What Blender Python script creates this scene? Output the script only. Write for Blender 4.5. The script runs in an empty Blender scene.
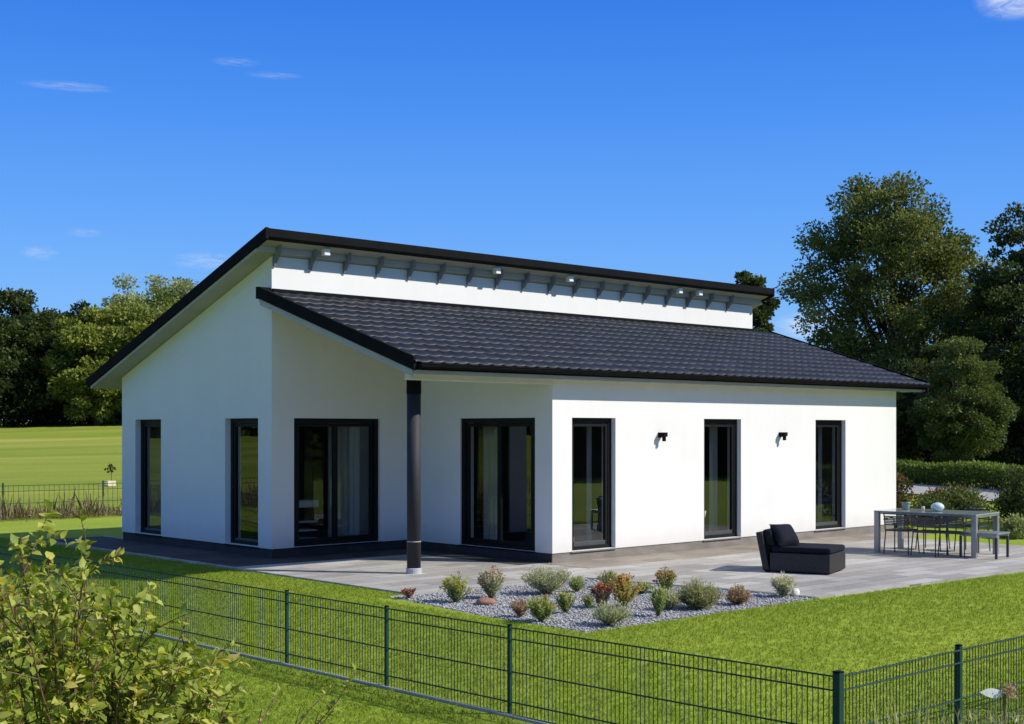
import bpy, math, random
import numpy as np
from mathutils import Vector, Matrix
rad = math.radians
random.seed(7)
scene = bpy.context.scene
COL = scene.collection

# ------------------------------------------------------------------ materials
def new_mat(name):
    m = bpy.data.materials.new(name); m.use_nodes = True
    nt = m.node_tree; nt.nodes.clear()
    out = nt.nodes.new('ShaderNodeOutputMaterial')
    return m, nt, out
def nd(nt, typ, **kw):
    n = nt.nodes.new(typ)
    for k, v in kw.items():
        if k.startswith('_'): setattr(n, k[1:], v)
        else: n.inputs[k.replace('__', ' ')].default_value = v
    return n
def L(nt, a, b): nt.links.new(a, b)
def rgb(c): return (c[0], c[1], c[2], 1.0)
def coords(nt, scale=(1, 1, 1), kind='Object', rot=(0, 0, 0)):
    tc = nd(nt, 'ShaderNodeTexCoord')
    mp = nd(nt, 'ShaderNodeMapping')
    mp.inputs['Scale'].default_value = scale; mp.inputs['Rotation'].default_value = rot
    L(nt, tc.outputs[kind], mp.inputs['Vector'])
    return mp.outputs['Vector']
def ramp(nt, fac, stops):
    r = nd(nt, 'ShaderNodeValToRGB')
    el = r.color_ramp.elements
    while len(el) < len(stops): el.new(0.5)
    for e, (p, c) in zip(el, stops): e.position = p; e.color = rgb(c)
    L(nt, fac, r.inputs['Fac'])
    return r.outputs['Color']
def noise(nt, vec, scale, detail=4, rough=0.55):
    n = nd(nt, 'ShaderNodeTexNoise'); n.inputs['Scale'].default_value = scale
    n.inputs['Detail'].default_value = detail; n.inputs['Roughness'].default_value = rough
    L(nt, vec, n.inputs['Vector'])
    return n.outputs['Fac']
def mixc(nt, fac, a, b, mode='MIX'):
    m = nt.nodes.new('ShaderNodeMix'); m.data_type = 'RGBA'; m.blend_type = mode
    for s, v in ((m.inputs[0], fac), (m.inputs[6], a), (m.inputs[7], b)):
        if hasattr(v, 'is_linked') or hasattr(v, 'links'): L(nt, v, s)
        elif isinstance(v, (int, float)): s.default_value = v
        else: s.default_value = rgb(v)
    return m.outputs[2]
def bump(nt, h, strength=0.3, dist=0.01):
    b = nd(nt, 'ShaderNodeBump'); b.inputs['Strength'].default_value = strength
    b.inputs['Distance'].default_value = dist
    L(nt, h, b.inputs['Height'])
    return b.outputs['Normal']
def simple(name, c1, c2, scale=6, rough=0.6, bs=0.2, bscale=60, metallic=0, bd=0.005, spec=0.5, stretch=(1, 1, 1)):
    m, nt, out = new_mat(name)
    v = coords(nt, stretch)
    col = ramp(nt, noise(nt, v, scale), [(0.3, c1), (0.7, c2)])
    p = nd(nt, 'ShaderNodeBsdfPrincipled')
    p.inputs['Roughness'].default_value = rough; p.inputs['Metallic'].default_value = metallic
    p.inputs['Specular IOR Level'].default_value = spec
    L(nt, col, p.inputs['Base Color'])
    if bs: L(nt, bump(nt, noise(nt, v, bscale), bs, bd), p.inputs['Normal'])
    L(nt, p.outputs[0], out.inputs[0])
    return m

MAT = {}
def render_mat():
    m, nt, out = new_mat('white_render')
    v = coords(nt)
    c = ramp(nt, noise(nt, v, .55, 5, .6), [(0.3, (.775, .765, .74)), (0.7, (.83, .825, .80))])
    mp = nd(nt, 'ShaderNodeMapping'); mp.inputs['Scale'].default_value = (7, 7, .35); L(nt, v, mp.inputs['Vector'])
    c = mixc(nt, .3, c, ramp(nt, noise(nt, mp.outputs[0], 1, 4), [(0.3, (.955, .95, .94)), (0.6, (1, 1, 1))]), 'MULTIPLY')
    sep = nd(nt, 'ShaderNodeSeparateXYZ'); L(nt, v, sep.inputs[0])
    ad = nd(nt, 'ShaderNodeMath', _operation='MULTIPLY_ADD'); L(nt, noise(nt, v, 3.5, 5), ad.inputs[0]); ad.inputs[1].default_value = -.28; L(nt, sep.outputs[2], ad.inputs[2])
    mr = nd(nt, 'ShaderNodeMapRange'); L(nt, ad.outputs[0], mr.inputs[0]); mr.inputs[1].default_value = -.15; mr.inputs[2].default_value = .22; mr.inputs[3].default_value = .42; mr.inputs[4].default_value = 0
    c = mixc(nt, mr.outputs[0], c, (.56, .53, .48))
    p = nd(nt, 'ShaderNodeBsdfPrincipled'); p.inputs['Roughness'].default_value = .9; p.inputs['Specular IOR Level'].default_value = .15
    L(nt, c, p.inputs['Base Color']); L(nt, bump(nt, noise(nt, v, 120, 3), .5, .004), p.inputs['Normal'])
    L(nt, p.outputs[0], out.inputs[0]); return m
MAT['render'] = render_mat()
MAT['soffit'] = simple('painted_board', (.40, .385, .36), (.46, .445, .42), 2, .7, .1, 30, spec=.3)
MAT['beam'] = simple('white_beam', (.70, .69, .66), (.76, .75, .72), 3, .7, .1, 30, spec=.3)
MAT['bracket'] = simple('grey_timber', (.16, .165, .175), (.24, .245, .25), 5, .7, .2, 30)
MAT['black'] = simple('black_metal', (.007, .007, .008), (.011, .011, .012), 4, .75, .05, 40, spec=.06)
MAT['frame'] = simple('window_frame_black', (.006, .0065, .007), (.009, .010, .011), 4, .5, .04, 40, spec=.2)
MAT['frame_grey'] = simple('window_bar_grey', (.05, .058, .062), (.065, .072, .078), 4, .4, .04, 40)
MAT['plinth_shaded'] = simple('plinth_cement_shaded', (.03, .029, .028), (.05, .048, .046), 3, .9, .3, 50)  # darker copy of the plinth cement, with the shade painted in
MAT['plinth'] = simple('plinth_cement', (.17, .15, .13), (.25, .225, .195), 3, .9, .4, 50, stretch=(1, 1, 3))
MAT['sill'] = simple('stone_sill', (.32, .31, .30), (.42, .41, .40), 12, .7, .2, 60)
MAT['sill_dark'] = simple('dark_stone_sill', (.16, .155, .15), (.22, .21, .20), 12, .7, .2, 60)
MAT['post_grey'] = simple('post_grey_metal', (.016, .018, .023), (.022, .025, .031), 3, .7, .03, 60)
MAT['post_base'] = simple('post_base_zinc', (.42, .42, .42), (.52, .52, .52), 9, .5, .1, 50)
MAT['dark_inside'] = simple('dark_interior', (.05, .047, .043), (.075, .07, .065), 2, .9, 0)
MAT['curtain'] = simple('sheer_curtain', (.30, .31, .31), (.42, .43, .43), 30, .9, .2, 20, stretch=(1, 1, .05))
MAT['white_paint'] = simple('white_paint', (.72, .72, .70), (.8, .8, .78), 5, .5, .05, 40)
MAT['yellow'] = simple('yellow_card', (.55, .42, .09), (.65, .5, .12), 5, .7, .05, 40)
MAT['wicker'] = None
MAT['table_metal'] = simple('brushed_table_metal', (.30, .305, .31), (.38, .385, .39), 14, .42, .06, 90, metallic=.6, stretch=(1, 1, .2))
MAT['table_glass'] = simple('table_top_grey_glass', (.26, .31, .29), (.32, .37, .35), 3, .10, 0)
MAT['chair_metal'] = simple('chair_metal', (.035, .036, .04), (.05, .052, .056), 8, .4, .05, 80)
MAT['navy'] = simple('navy_fabric', (.009, .010, .017), (.016, .017, .027), 50, .92, .5, 240, bd=.003, spec=.15)
MAT['charcoal'] = simple('charcoal_fabric', (.013, .013, .015), (.022, .022, .025), 50, .92, .5, 240, bd=.003, spec=.15)
MAT['stone_red'] = simple('red_stone', (.26, .12, .08), (.40, .21, .15), 8, .85, .5, 22, bd=.02)
MAT['kerb'] = simple('kerb_concrete', (.30, .29, .27), (.40, .39, .36), 9, .9, .4, 60)
MAT['steel'] = simple('edging_steel', (.05, .05, .05), (.09, .085, .08), 9, .5, .2, 50, metallic=.5)
MAT['pot_grey'] = simple('grey_glazed_pot', (.22, .27, .28), (.28, .33, .34), 5, .3, .05, 40)
MAT['pale_blue'] = simple('pale_blue_glaze', (.42, .56, .60), (.62, .72, .74), 7, .25, .05, 40)
MAT['cream'] = simple('cream_wax', (.62, .55, .42), (.7, .63, .5), 7, .5, .05, 40)
MAT['white_leaf'] = simple('white_bract', (.62, .66, .58), (.76, .78, .70), 12, .6, .3, 30)
MAT['bark'] = simple('bark', (.045, .034, .024), (.10, .08, .058), 5, .95, .8, 14, bd=.03, stretch=(1, 1, .25))
MAT['bark_pale'] = simple('pale_bark', (.16, .14, .11), (.27, .24, .19), 6, .95, .6, 14, bd=.03, stretch=(1, 1, .25))
MAT['stem_red'] = simple('reddish_stem', (.10, .045, .026), (.19, .10, .055), 9, .7, .2, 40)
MAT['lamp_light'] = simple('pale_lamp_glass', (.8, .8, .78), (.85, .85, .83), 5, .3, 0)

def tile_mat():
    m, nt, out = new_mat('anthracite_roof_tile')
    v = coords(nt)
    c = ramp(nt, noise(nt, v, 1.1, 5), [(0.3, (.006, .010, .018)), (0.72, (.011, .017, .028))])
    g = noise(nt, v, 9, 4)
    c = mixc(nt, 0.35, c, ramp(nt, g, [(0.3, (.005, .006, .011)), (0.75, (.017, .020, .030))]))
    sp = nd(nt, 'ShaderNodeVectorMath', _operation='DIVIDE'); L(nt, v, sp.inputs[0]); sp.inputs[1].default_value = (.2355, .3437, 1)
    fl_ = nd(nt, 'ShaderNodeVectorMath', _operation='FLOOR'); L(nt, sp.outputs[0], fl_.inputs[0])
    ml = nd(nt, 'ShaderNodeVectorMath', _operation='MULTIPLY'); L(nt, fl_.outputs[0], ml.inputs[0]); ml.inputs[1].default_value = (1, 1, 0)
    wn = nd(nt, 'ShaderNodeTexWhiteNoise'); L(nt, ml.outputs[0], wn.inputs['Vector'])
    c = mixc(nt, 1.0, c, ramp(nt, wn.outputs['Value'], [(0, (.62, .62, .64)), (.8, (1.1, 1.1, 1.1)), (1, (1.7, 1.65, 1.6))]), 'MULTIPLY')
    p = nd(nt, 'ShaderNodeBsdfPrincipled')
    rr = nd(nt, 'ShaderNodeMapRange'); L(nt, g, rr.inputs[0]); rr.inputs[3].default_value = .38; rr.inputs[4].default_value = .54
    L(nt, rr.outputs[0], p.inputs['Roughness'])
    p.inputs['Specular IOR Level'].default_value = .22
    L(nt, c, p.inputs['Base Color'])
    L(nt, bump(nt, noise(nt, v, 60), .15, .004), p.inputs['Normal'])
    L(nt, p.outputs[0], out.inputs[0])
    return m
MAT['tile'] = tile_mat()

def glass_mat():
    m, nt, out = new_mat('window_glass')
    tr = nd(nt, 'ShaderNodeBsdfTransparent'); tr.inputs[0].default_value = (.70, .73, .71, 1)
    gl = nd(nt, 'ShaderNodeBsdfGlossy'); gl.inputs['Roughness'].default_value = 0.0
    gl.inputs[0].default_value = (.9, .95, .93, 1)
    v = coords(nt)
    L(nt, bump(nt, noise(nt, v, .9, 1), .015, .1), gl.inputs['Normal'])
    ge = nd(nt, 'ShaderNodeNewGeometry')                       # Schlick reflectance, the same from both sides of the pane
    dp = nd(nt, 'ShaderNodeVectorMath', _operation='DOT_PRODUCT'); L(nt, ge.outputs['Incoming'], dp.inputs[0]); L(nt, ge.outputs['Normal'], dp.inputs[1])
    ab = nd(nt, 'ShaderNodeMath', _operation='ABSOLUTE'); L(nt, dp.outputs['Value'], ab.inputs[0])
    su = nd(nt, 'ShaderNodeMath', _operation='SUBTRACT'); su.inputs[0].default_value = 1; L(nt, ab.outputs[0], su.inputs[1])
    pw = nd(nt, 'ShaderNodeMath', _operation='POWER'); L(nt, su.outputs[0], pw.inputs[0]); pw.inputs[1].default_value = 5
    fr = nd(nt, 'ShaderNodeMath', _operation='MULTIPLY_ADD'); L(nt, pw.outputs[0], fr.inputs[0]); fr.inputs[1].default_value = .84; fr.inputs[2].default_value = .115
    mx = nd(nt, 'ShaderNodeMixShader')
    L(nt, fr.outputs[0], mx.inputs[0]); L(nt, tr.outputs[0], mx.inputs[1]); L(nt, gl.outputs[0], mx.inputs[2])
    L(nt, mx.outputs[0], out.inputs[0])
    return m
MAT['glass'] = glass_mat()

def paving_mat(name, c1, c2, c3, bw=.8, rh=.4, mortar=(.16, .15, .135), scl=1.0, rot=0):
    m, nt, out = new_mat(name)
    v = coords(nt, rot=(0, 0, rot))
    b = nd(nt, 'ShaderNodeTexBrick')
    b.inputs['Scale'].default_value = scl; b.inputs['Mortar Size'].default_value = .007
    b.inputs['Brick Width'].default_value = bw; b.inputs['Row Height'].default_value = rh
    b.inputs['Bias'].default_value = -.1
    b.inputs['Color1'].default_value = rgb(c1); b.inputs['Color2'].default_value = rgb(c2); b.inputs['Mortar'].default_value = rgb(mortar)
    L(nt, v, b.inputs['Vector'])
    big = ramp(nt, noise(nt, v, .55, 3), [(0.35, (.72, .70, .68)), (0.65, (1.06, 1.05, 1.04))])
    c = mixc(nt, .8, b.outputs['Color'], big, 'MULTIPLY')
    fine = ramp(nt, noise(nt, v, 22, 5), [(0.3, (.80, .80, .80)), (0.7, (1.12, 1.11, 1.09))])
    c = mixc(nt, .7, c, fine, 'MULTIPLY')
    c = mixc(nt, .12, c, c3)
    p = nd(nt, 'ShaderNodeBsdfPrincipled'); p.inputs['Roughness'].default_value = .85
    p.inputs['Specular IOR Level'].default_value = .25
    L(nt, c, p.inputs['Base Color'])
    inv = nd(nt, 'ShaderNodeMath', _operation='SUBTRACT'); inv.inputs[0].default_value = 1
    L(nt, b.outputs['Fac'], inv.inputs[1])
    ad = nd(nt, 'ShaderNodeMath', _operation='MULTIPLY_ADD'); L(nt, noise(nt, v, 40), ad.inputs[0]); ad.inputs[1].default_value = .35
    L(nt, inv.outputs[0], ad.inputs[2])
    L(nt, bump(nt, ad.outputs[0], .4, .006), p.inputs['Normal'])
    L(nt, p.outputs[0], out.inputs[0])
    return m
MAT['paving'] = paving_mat('terrace_slabs', (.33, .315, .285), (.56, .54, .495), (.44, .425, .395), .9, .3)
MAT['paving_dark'] = paving_mat('border_pavers', (.27, .235, .195), (.38, .335, .28), (.30, .265, .225), .5, .4)

MAT['paving_shade'] = paving_mat('house_pavers_shaded', (.055, .052, .05), (.085, .08, .076), (.07, .067, .064), .5, .4, mortar=(.03, .03, .03))  # border pavers with the shade of gable and porch put into their colour

def leaf_mat(name, cols, trans=.35, rough=.55, back=None):
    """foliage: colour from the mesh attribute 'tint' (0..1), partly translucent"""
    m, nt, out = new_mat(name)
    at = nd(nt, 'ShaderNodeAttribute'); at.attribute_name = 'tint'
    n = len(cols)
    c = ramp(nt, at.outputs['Fac'], [(i / (n - 1), cc) for i, cc in enumerate(cols)])
    if back:
        ge = nd(nt, 'ShaderNodeNewGeometry'); c = mixc(nt, ge.outputs['Backfacing'], c, mixc(nt, .35, c, back))
    p = nd(nt, 'ShaderNodeBsdfPrincipled'); p.inputs['Roughness'].default_value = rough
    p.inputs['Specular IOR Level'].default_value = .3
    L(nt, c, p.inputs['Base Color'])
    t = nd(nt, 'ShaderNodeBsdfTranslucent')
    L(nt, mixc(nt, 1.0, c, (1.25, 1.15, .55), 'MULTIPLY'), t.inputs[0])
    mx = nd(nt, 'ShaderNodeMixShader'); mx.inputs[0].default_value = trans
    L(nt, p.outputs[0], mx.inputs[1]); L(nt, t.outputs[0], mx.inputs[2]); L(nt, mx.outputs[0], out.inputs[0])
    return m
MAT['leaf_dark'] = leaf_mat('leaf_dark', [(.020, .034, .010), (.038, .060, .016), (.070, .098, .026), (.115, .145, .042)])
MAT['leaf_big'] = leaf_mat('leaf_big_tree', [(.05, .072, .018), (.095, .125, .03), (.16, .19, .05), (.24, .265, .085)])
MAT['leaf_mid'] = leaf_mat('leaf_mid', [(.09, .13, .022), (.17, .215, .037), (.27, .31, .06), (.38, .40, .10)])
MAT['leaf_pale'] = leaf_mat('leaf_pale', [(.14, .19, .07), (.23, .28, .11), (.32, .36, .16), (.40, .44, .21)])
MAT['leaf_bushy'] = leaf_mat('leaf_bushy', [(.035, .06, .014), (.07, .105, .027), (.125, .165, .045), (.19, .235, .075)])
MAT['leaf_hedge'] = leaf_mat('leaf_hedge', [(.025, .05, .012), (.055, .10, .02), (.13, .20, .03), (.22, .30, .05)])
MAT['leaf_rust'] = leaf_mat('leaf_rust', [(.05, .055, .018), (.10, .10, .03), (.19, .11, .05), (.25, .22, .08)])
MAT['leaf_near'] = leaf_mat('leaf_near_shrub', [(.06, .12, .012), (.15, .23, .022), (.32, .40, .05), (.60, .62, .13), (.62, .50, .14)], .42, .5, back=(.46, .46, .12))
MAT['leaf_dry'] = leaf_mat('leaf_dry', [(.10, .075, .045), (.17, .12, .075), (.24, .17, .11), (.16, .16, .06)], .2)
GREYG = [(0.153, 0.173, 0.114), (0.267, 0.296, 0.201), (0.391, 0.421, 0.293), (0.55, 0.573, 0.429)]
GREEN = [(0.118, 0.162, 0.06), (0.216, 0.276, 0.102), (0.329, 0.38, 0.153), (0.49, 0.513, 0.232)]
YELG = [(0.141, 0.142, 0.047), (0.278, 0.262, 0.087), (0.433, 0.373, 0.126), (0.564, 0.461, 0.165)]
BROWN = [(0.165, 0.108, 0.081), (0.279, 0.201, 0.147), (0.404, 0.3, 0.223), (0.479, 0.394, 0.296)]
SILV = [(0.193, 0.203, 0.159), (0.336, 0.348, 0.27), (0.477, 0.481, 0.38), (0.619, 0.615, 0.499)]
OLIVE = [(0.12, 0.14, 0.071), (0.209, 0.23, 0.12), (0.322, 0.334, 0.176), (0.436, 0.439, 0.248)]
for n, c in (('greyg', GREYG), ('green', GREEN), ('yelg', YELG), ('brown', BROWN), ('silv', SILV), ('olive', OLIVE)):
    MAT['bed_' + n] = leaf_mat('bed_leaf_' + n, [tuple(min(.8, 1.3 * q) for q in t) for t in c], .45)
MAT['fl_yellow'] = leaf_mat('petal_yellow', [(.5, .33, .04), (.62, .45, .07), (.7, .55, .12)], .3)
MAT['fl_orange'] = leaf_mat('petal_orange', [(.45, .12, .05), (.55, .20, .08), (.62, .34, .16)], .3)
MAT['fl_red'] = leaf_mat('petal_red', [(.28, .045, .03), (.40, .09, .06), (.46, .16, .11)], .3)
MAT['fl_pink'] = leaf_mat('petal_pink', [(.5, .22, .20), (.6, .34, .26), (.62, .45, .34)], .3)

def wicker_mat():
    m, nt, out = new_mat('dark_wicker')
    v = coords(nt)
    ck = nd(nt, 'ShaderNodeTexBrick'); ck.inputs['Scale'].default_value = 1
    ck.inputs['Brick Width'].default_value = .05; ck.inputs['Row Height'].default_value = .018; ck.inputs['Mortar Size'].default_value = .003
    mp = coords(nt, rot=(rad(90), 0, rad(15)))
    L(nt, mp, ck.inputs['Vector'])
    c = mixc(nt, ck.outputs['Fac'], ramp(nt, noise(nt, v, 30), [(0.3, (.016, .014, .013)), (0.7, (.035, .031, .029))]), (.006, .006, .006))
    p = nd(nt, 'ShaderNodeBsdfPrincipled'); p.inputs['Roughness'].default_value = .55
    L(nt, c, p.inputs['Base Color']); L(nt, bump(nt, ck.outputs['Fac'], -.6, .004), p.inputs['Normal'])
    L(nt, p.outputs[0], out.inputs[0])
    return m
MAT['wicker'] = wicker_mat()

def fence_mat():
    m, nt, out = new_mat('green_fence_coating')
    v = coords(nt)
    c = ramp(nt, noise(nt, v, 3), [(0.3, (.010, .040, .032)), (0.7, (.016, .056, .046))])
    p = nd(nt, 'ShaderNodeBsdfPrincipled'); p.inputs['Roughness'].default_value = .6; p.inputs['Specular IOR Level'].default_value = .22
    L(nt, c, p.inputs['Base Color']); L(nt, p.outputs[0], out.inputs[0])
    return m
MAT['fence'] = fence_mat()

GR_A, GR_B, GR_C = (.262, .345, .040), (.288, .366, .044), (.325, .394, .052)
def grass_color(nt, v):
    a = noise(nt, v, .35, 4, .6)
    c = ramp(nt, a, [(0.30, GR_A), (0.52, GR_B), (0.75, GR_C)])
    mp = nd(nt, 'ShaderNodeMapping'); mp.inputs['Scale'].default_value = (.25, 1.4, 1); L(nt, v, mp.inputs['Vector'])
    b = noise(nt, mp.outputs[0], .8, 2)
    return mixc(nt, .55, c, ramp(nt, b, [(0.35, (.88, .91, .85)), (0.65, (1.10, 1.07, 1.05))]), 'MULTIPLY')
def ground_mat():
    m, nt, out = new_mat('lawn_and_field')
    v = coords(nt)
    c = grass_color(nt, v)
    fine = ramp(nt, noise(nt, v, 34, 6, .7), [(0.28, (.62, .66, .55)), (0.72, (1.2, 1.18, 1.15))])
    c = mixc(nt, .45, c, fine, 'MULTIPLY')
    # the meadow behind the far fence: paler, with soft bands left by mowing
    sep = nd(nt, 'ShaderNodeSeparateXYZ'); L(nt, v, sep.inputs[0])
    mr = nd(nt, 'ShaderNodeMapRange'); L(nt, sep.outputs[1], mr.inputs[0]); mr.inputs[1].default_value = 13.0; mr.inputs[2].default_value = 15.0
    mp = nd(nt, 'ShaderNodeMapping'); mp.inputs['Scale'].default_value = (.018, .13, 1); mp.inputs['Rotation'].default_value = (0, 0, rad(-8)); L(nt, v, mp.inputs['Vector'])
    bands = noise(nt, mp.outputs[0], 1.0, 4, .6)
    fc = ramp(nt, bands, [(0.34, (.160, .228, .030)), (0.46, (.215, .272, .036)), (0.56, (.275, .312, .048)), (0.68, (.37, .36, .085))])
    fc = mixc(nt, .5, fc, ramp(nt, noise(nt, v, 6, 6, .7), [(0.3, (.72, .75, .7)), (0.7, (1.2, 1.15, 1.1))]), 'MULTIPLY')
    c = mixc(nt, mr.outputs[0], c, fc)
    p = nd(nt, 'ShaderNodeBsdfPrincipled'); p.inputs['Roughness'].default_value = .9
    p.inputs['Specular IOR Level'].default_value = .08
    L(nt, c, p.inputs['Base Color'])
    L(nt, bump(nt, noise(nt, v, 30, 5, .7), .7, .03), p.inputs['Normal'])
    L(nt, p.outputs[0], out.inputs[0])
    return m
MAT['ground'] = ground_mat()
def blade_mat():
    m, nt, out = new_mat('grass_blade')
    ge = nd(nt, 'ShaderNodeNewGeometry')
    c = grass_color(nt, ge.outputs['Position'])
    at = nd(nt, 'ShaderNodeAttribute'); at.attribute_name = 'tint'
    c = mixc(nt, 1.0, c, ramp(nt, at.outputs['Fac'], [(0, (.92, .96, .9)), (.6, (1.06, 1.06, 1.05)), (1, (1.3, 1.2, 1.25))]), 'MULTIPLY')
    p = nd(nt, 'ShaderNodeBsdfPrincipled'); p.inputs['Roughness'].default_value = .6; p.inputs['Specular IOR Level'].default_value = .10
    L(nt, c, p.inputs['Base Color'])
    t = nd(nt, 'ShaderNodeBsdfTranslucent'); L(nt, c, t.inputs[0])
    mx = nd(nt, 'ShaderNodeMixShader'); mx.inputs[0].default_value = .45
    L(nt, p.outputs[0], mx.inputs[1]); L(nt, t.outputs[0], mx.inputs[2]); L(nt, mx.outputs[0], out.inputs[0])
    return m
MAT['blade'] = blade_mat()
def gravel_mat(name):
    m, nt, out = new_mat(name)
    v = coords(nt)
    vo = nd(nt, 'ShaderNodeTexVoronoi'); vo.inputs['Scale'].default_value = 34; L(nt, v, vo.inputs['Vector'])
    sp = nd(nt, 'ShaderNodeSeparateColor'); L(nt, vo.outputs['Color'], sp.inputs[0])
    c = ramp(nt, sp.outputs[0], [(0, (.16, .16, .165)), (.5, (.32, .32, .33)), (1, (.48, .475, .48))])
    p = nd(nt, 'ShaderNodeBsdfPrincipled'); p.inputs['Roughness'].default_value = .85
    L(nt, c, p.inputs['Base Color']); L(nt, bump(nt, vo.outputs['Distance'], -.9, .02), p.inputs['Normal'])
    L(nt, p.outputs[0], out.inputs[0])
    return m
MAT['gravel'] = gravel_mat('gravel_bed')
MAT['pebble'] = leaf_mat('pebble', [(.15, .149, .15), (.28, .277, .277), (.39, .386, .383), (.52, .512, .505)], 0, .85)

# ------------------------------------------------------------------ mesh helpers
def tag(o, label=None, cat=None, group=None, kind=None):
    if label: o['label'] = label
    if cat: o['category'] = cat
    if group: o['group'] = group
    if kind: o['kind'] = kind
    return o
def empty(name, loc=(0, 0, 0), rz=0, label=None, cat=None, group=None):
    o = bpy.data.objects.new(name, None); COL.objects.link(o)
    o.location = loc; o.rotation_euler = (0, 0, rz); o.empty_display_size = .2
    return tag(o, label, cat, group)
def link(name, me, mat, parent=None, bevel=0, smooth=False):
    o = bpy.data.objects.new(name, me); COL.objects.link(o)
    if mat is not None: me.materials.append(MAT[mat] if isinstance(mat, str) else mat)
    if parent: o.parent = parent
    if smooth: me.polygons.foreach_set('use_smooth', [True] * len(me.polygons))
    if bevel:
        b = o.modifiers.new('bevel', 'BEVEL'); b.width = bevel; b.segments = 2; b.limit_method = 'ANGLE'; b.angle_limit = rad(40)
    return o
class MB:
    def __init__(s): s.v = []; s.f = []
    def poly(s, pts):
        n = len(s.v); s.v += [tuple(p) for p in pts]; s.f.append(tuple(range(n, n + len(pts))))
    def hexa(s, p):      # 8 points: bottom ring 0-3, top ring 4-7
        n = len(s.v); s.v += [tuple(q) for q in p]
        for f in ((3, 2, 1, 0), (4, 5, 6, 7), (0, 1, 5, 4), (1, 2, 6, 5), (2, 3, 7, 6), (3, 0, 4, 7)): s.f.append(tuple(n + i for i in f))
    def box(s, x0, x1, y0, y1, z0, z1):
        s.hexa([(x0, y0, z0), (x1, y0, z0), (x1, y1, z0), (x0, y1, z0), (x0, y0, z1), (x1, y0, z1), (x1, y1, z1), (x0, y1, z1)])
    def obox(s, c, ax, ay, az):   # centre and three half-axis vectors
        c, ax, ay, az = map(Vector, (c, ax, ay, az))
        s.hexa([c + i * ax + j * ay + k * az for k in (-1, 1) for i, j in ((-1, -1), (1, -1), (1, 1), (-1, 1))])
    def slope(s, x0, x1, y0, y1, fz0, fz1):   # box whose bottom/top heights follow functions of y
        s.hexa([(x0, y0, fz0(y0)), (x1, y0, fz0(y0)), (x1, y1, fz0(y1)), (x0, y1, fz0(y1)), (x0, y0, fz1(y0)), (x1, y0, fz1(y0)), (x1, y1, fz1(y1)), (x0, y1, fz1(y1))])
    def tube(s, pts, r, n=8, cap=True):
        pts = [Vector(p) for p in pts]
        if not hasattr(r, '__len__'): r = [r] * len(pts)
        base = len(s.v); up = None
        for i, p in enumerate(pts):
            d = (pts[min(i + 1, len(pts) - 1)] - pts[max(i - 1, 0)])
            d = d.normalized() if d.length > 1e-9 else Vector((0, 0, 1))
            if up is None: up = d.orthogonal().normalized()
            up = (up - d * up.dot(d)); up = up.normalized() if up.length > 1e-6 else d.orthogonal().normalized()
            w = d.cross(up)
            for k in range(n):
                a = 2 * math.pi * k / n
                s.v.append(tuple(p + (up * math.cos(a) + w * math.sin(a)) * r[i]))
        for i in range(len(pts) - 1):
            for k in range(n):
                a = base + i * n + k; b = base + i * n + (k + 1) % n
                s.f.append((a, b, b + n, a + n))
        if cap:
            s.f.append(tuple(base + k for k in reversed(range(n)))); e = base + (len(pts) - 1) * n
            s.f.append(tuple(e + k for k in range(n)))
    def lathe(s, prof, c=(0, 0, 0), n=16):
        s.tube([(c[0], c[1], c[2] + z) for r, z in prof], [max(r, 1e-4) for r, z in prof], n)
    def build(s, name, mat, parent=None, bevel=0, smooth=False):
        me = bpy.data.meshes.new(name); me.from_pydata(s.v, [], s.f); me.update()
        return link(name, me, mat, parent, bevel, smooth)

def fast_mesh(name, V, Q, tint=None):
    """mesh from numpy arrays: V (n,3), Q (m,k) with k 3 or 4; tint per face -> attribute"""
    me = bpy.data.meshes.new(name)
    k = Q.shape[1]
    me.vertices.add(len(V)); me.vertices.foreach_set('co', np.ascontiguousarray(V, dtype=np.float32).ravel())
    me.loops.add(Q.size); me.loops.foreach_set('vertex_index', np.ascontiguousarray(Q, dtype=np.int32).ravel())
    me.polygons.add(len(Q)); me.polygons.foreach_set('loop_start', np.arange(0, Q.size, k, dtype=np.int32))
    me.update(calc_edges=True)
    if tint is not None:
        a = me.attributes.new('tint', 'FLOAT', 'FACE'); a.data.foreach_set('value', np.ascontiguousarray(tint, dtype=np.float32))
    return me
def unit(a): return a / np.maximum(np.linalg.norm(a, axis=-1, keepdims=True), 1e-9)
def leaves(P, D, size, rng, aspect=.55, fold=.15):
    """a rhombic leaf at each P pointing along D"""
    n = len(P); D = unit(D)
    W = unit(np.cross(D, rng.normal(size=(n, 3)))); N = np.cross(D, W)
    s = np.asarray(size).reshape(-1, 1) * np.ones((n, 1))
    V = np.stack([P, P + D * s * .5 + W * s * aspect * .5 + N * s * fold * .5, P + D * s, P + D * s * .5 - W * s * aspect * .5 + N * s * fold * .5], 1).reshape(-1, 3)
    Q = np.arange(4 * n).reshape(n, 4)
    return V, Q
def join_q(parts):
    Vs, Qs, Ts, o = [], [], [], 0
    for V, Q, T in parts:
        Vs.append(V); Qs.append(Q + o); Ts.append(T); o += len(V)
    return np.concatenate(Vs), np.concatenate(Qs), np.concatenate(Ts)

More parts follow.
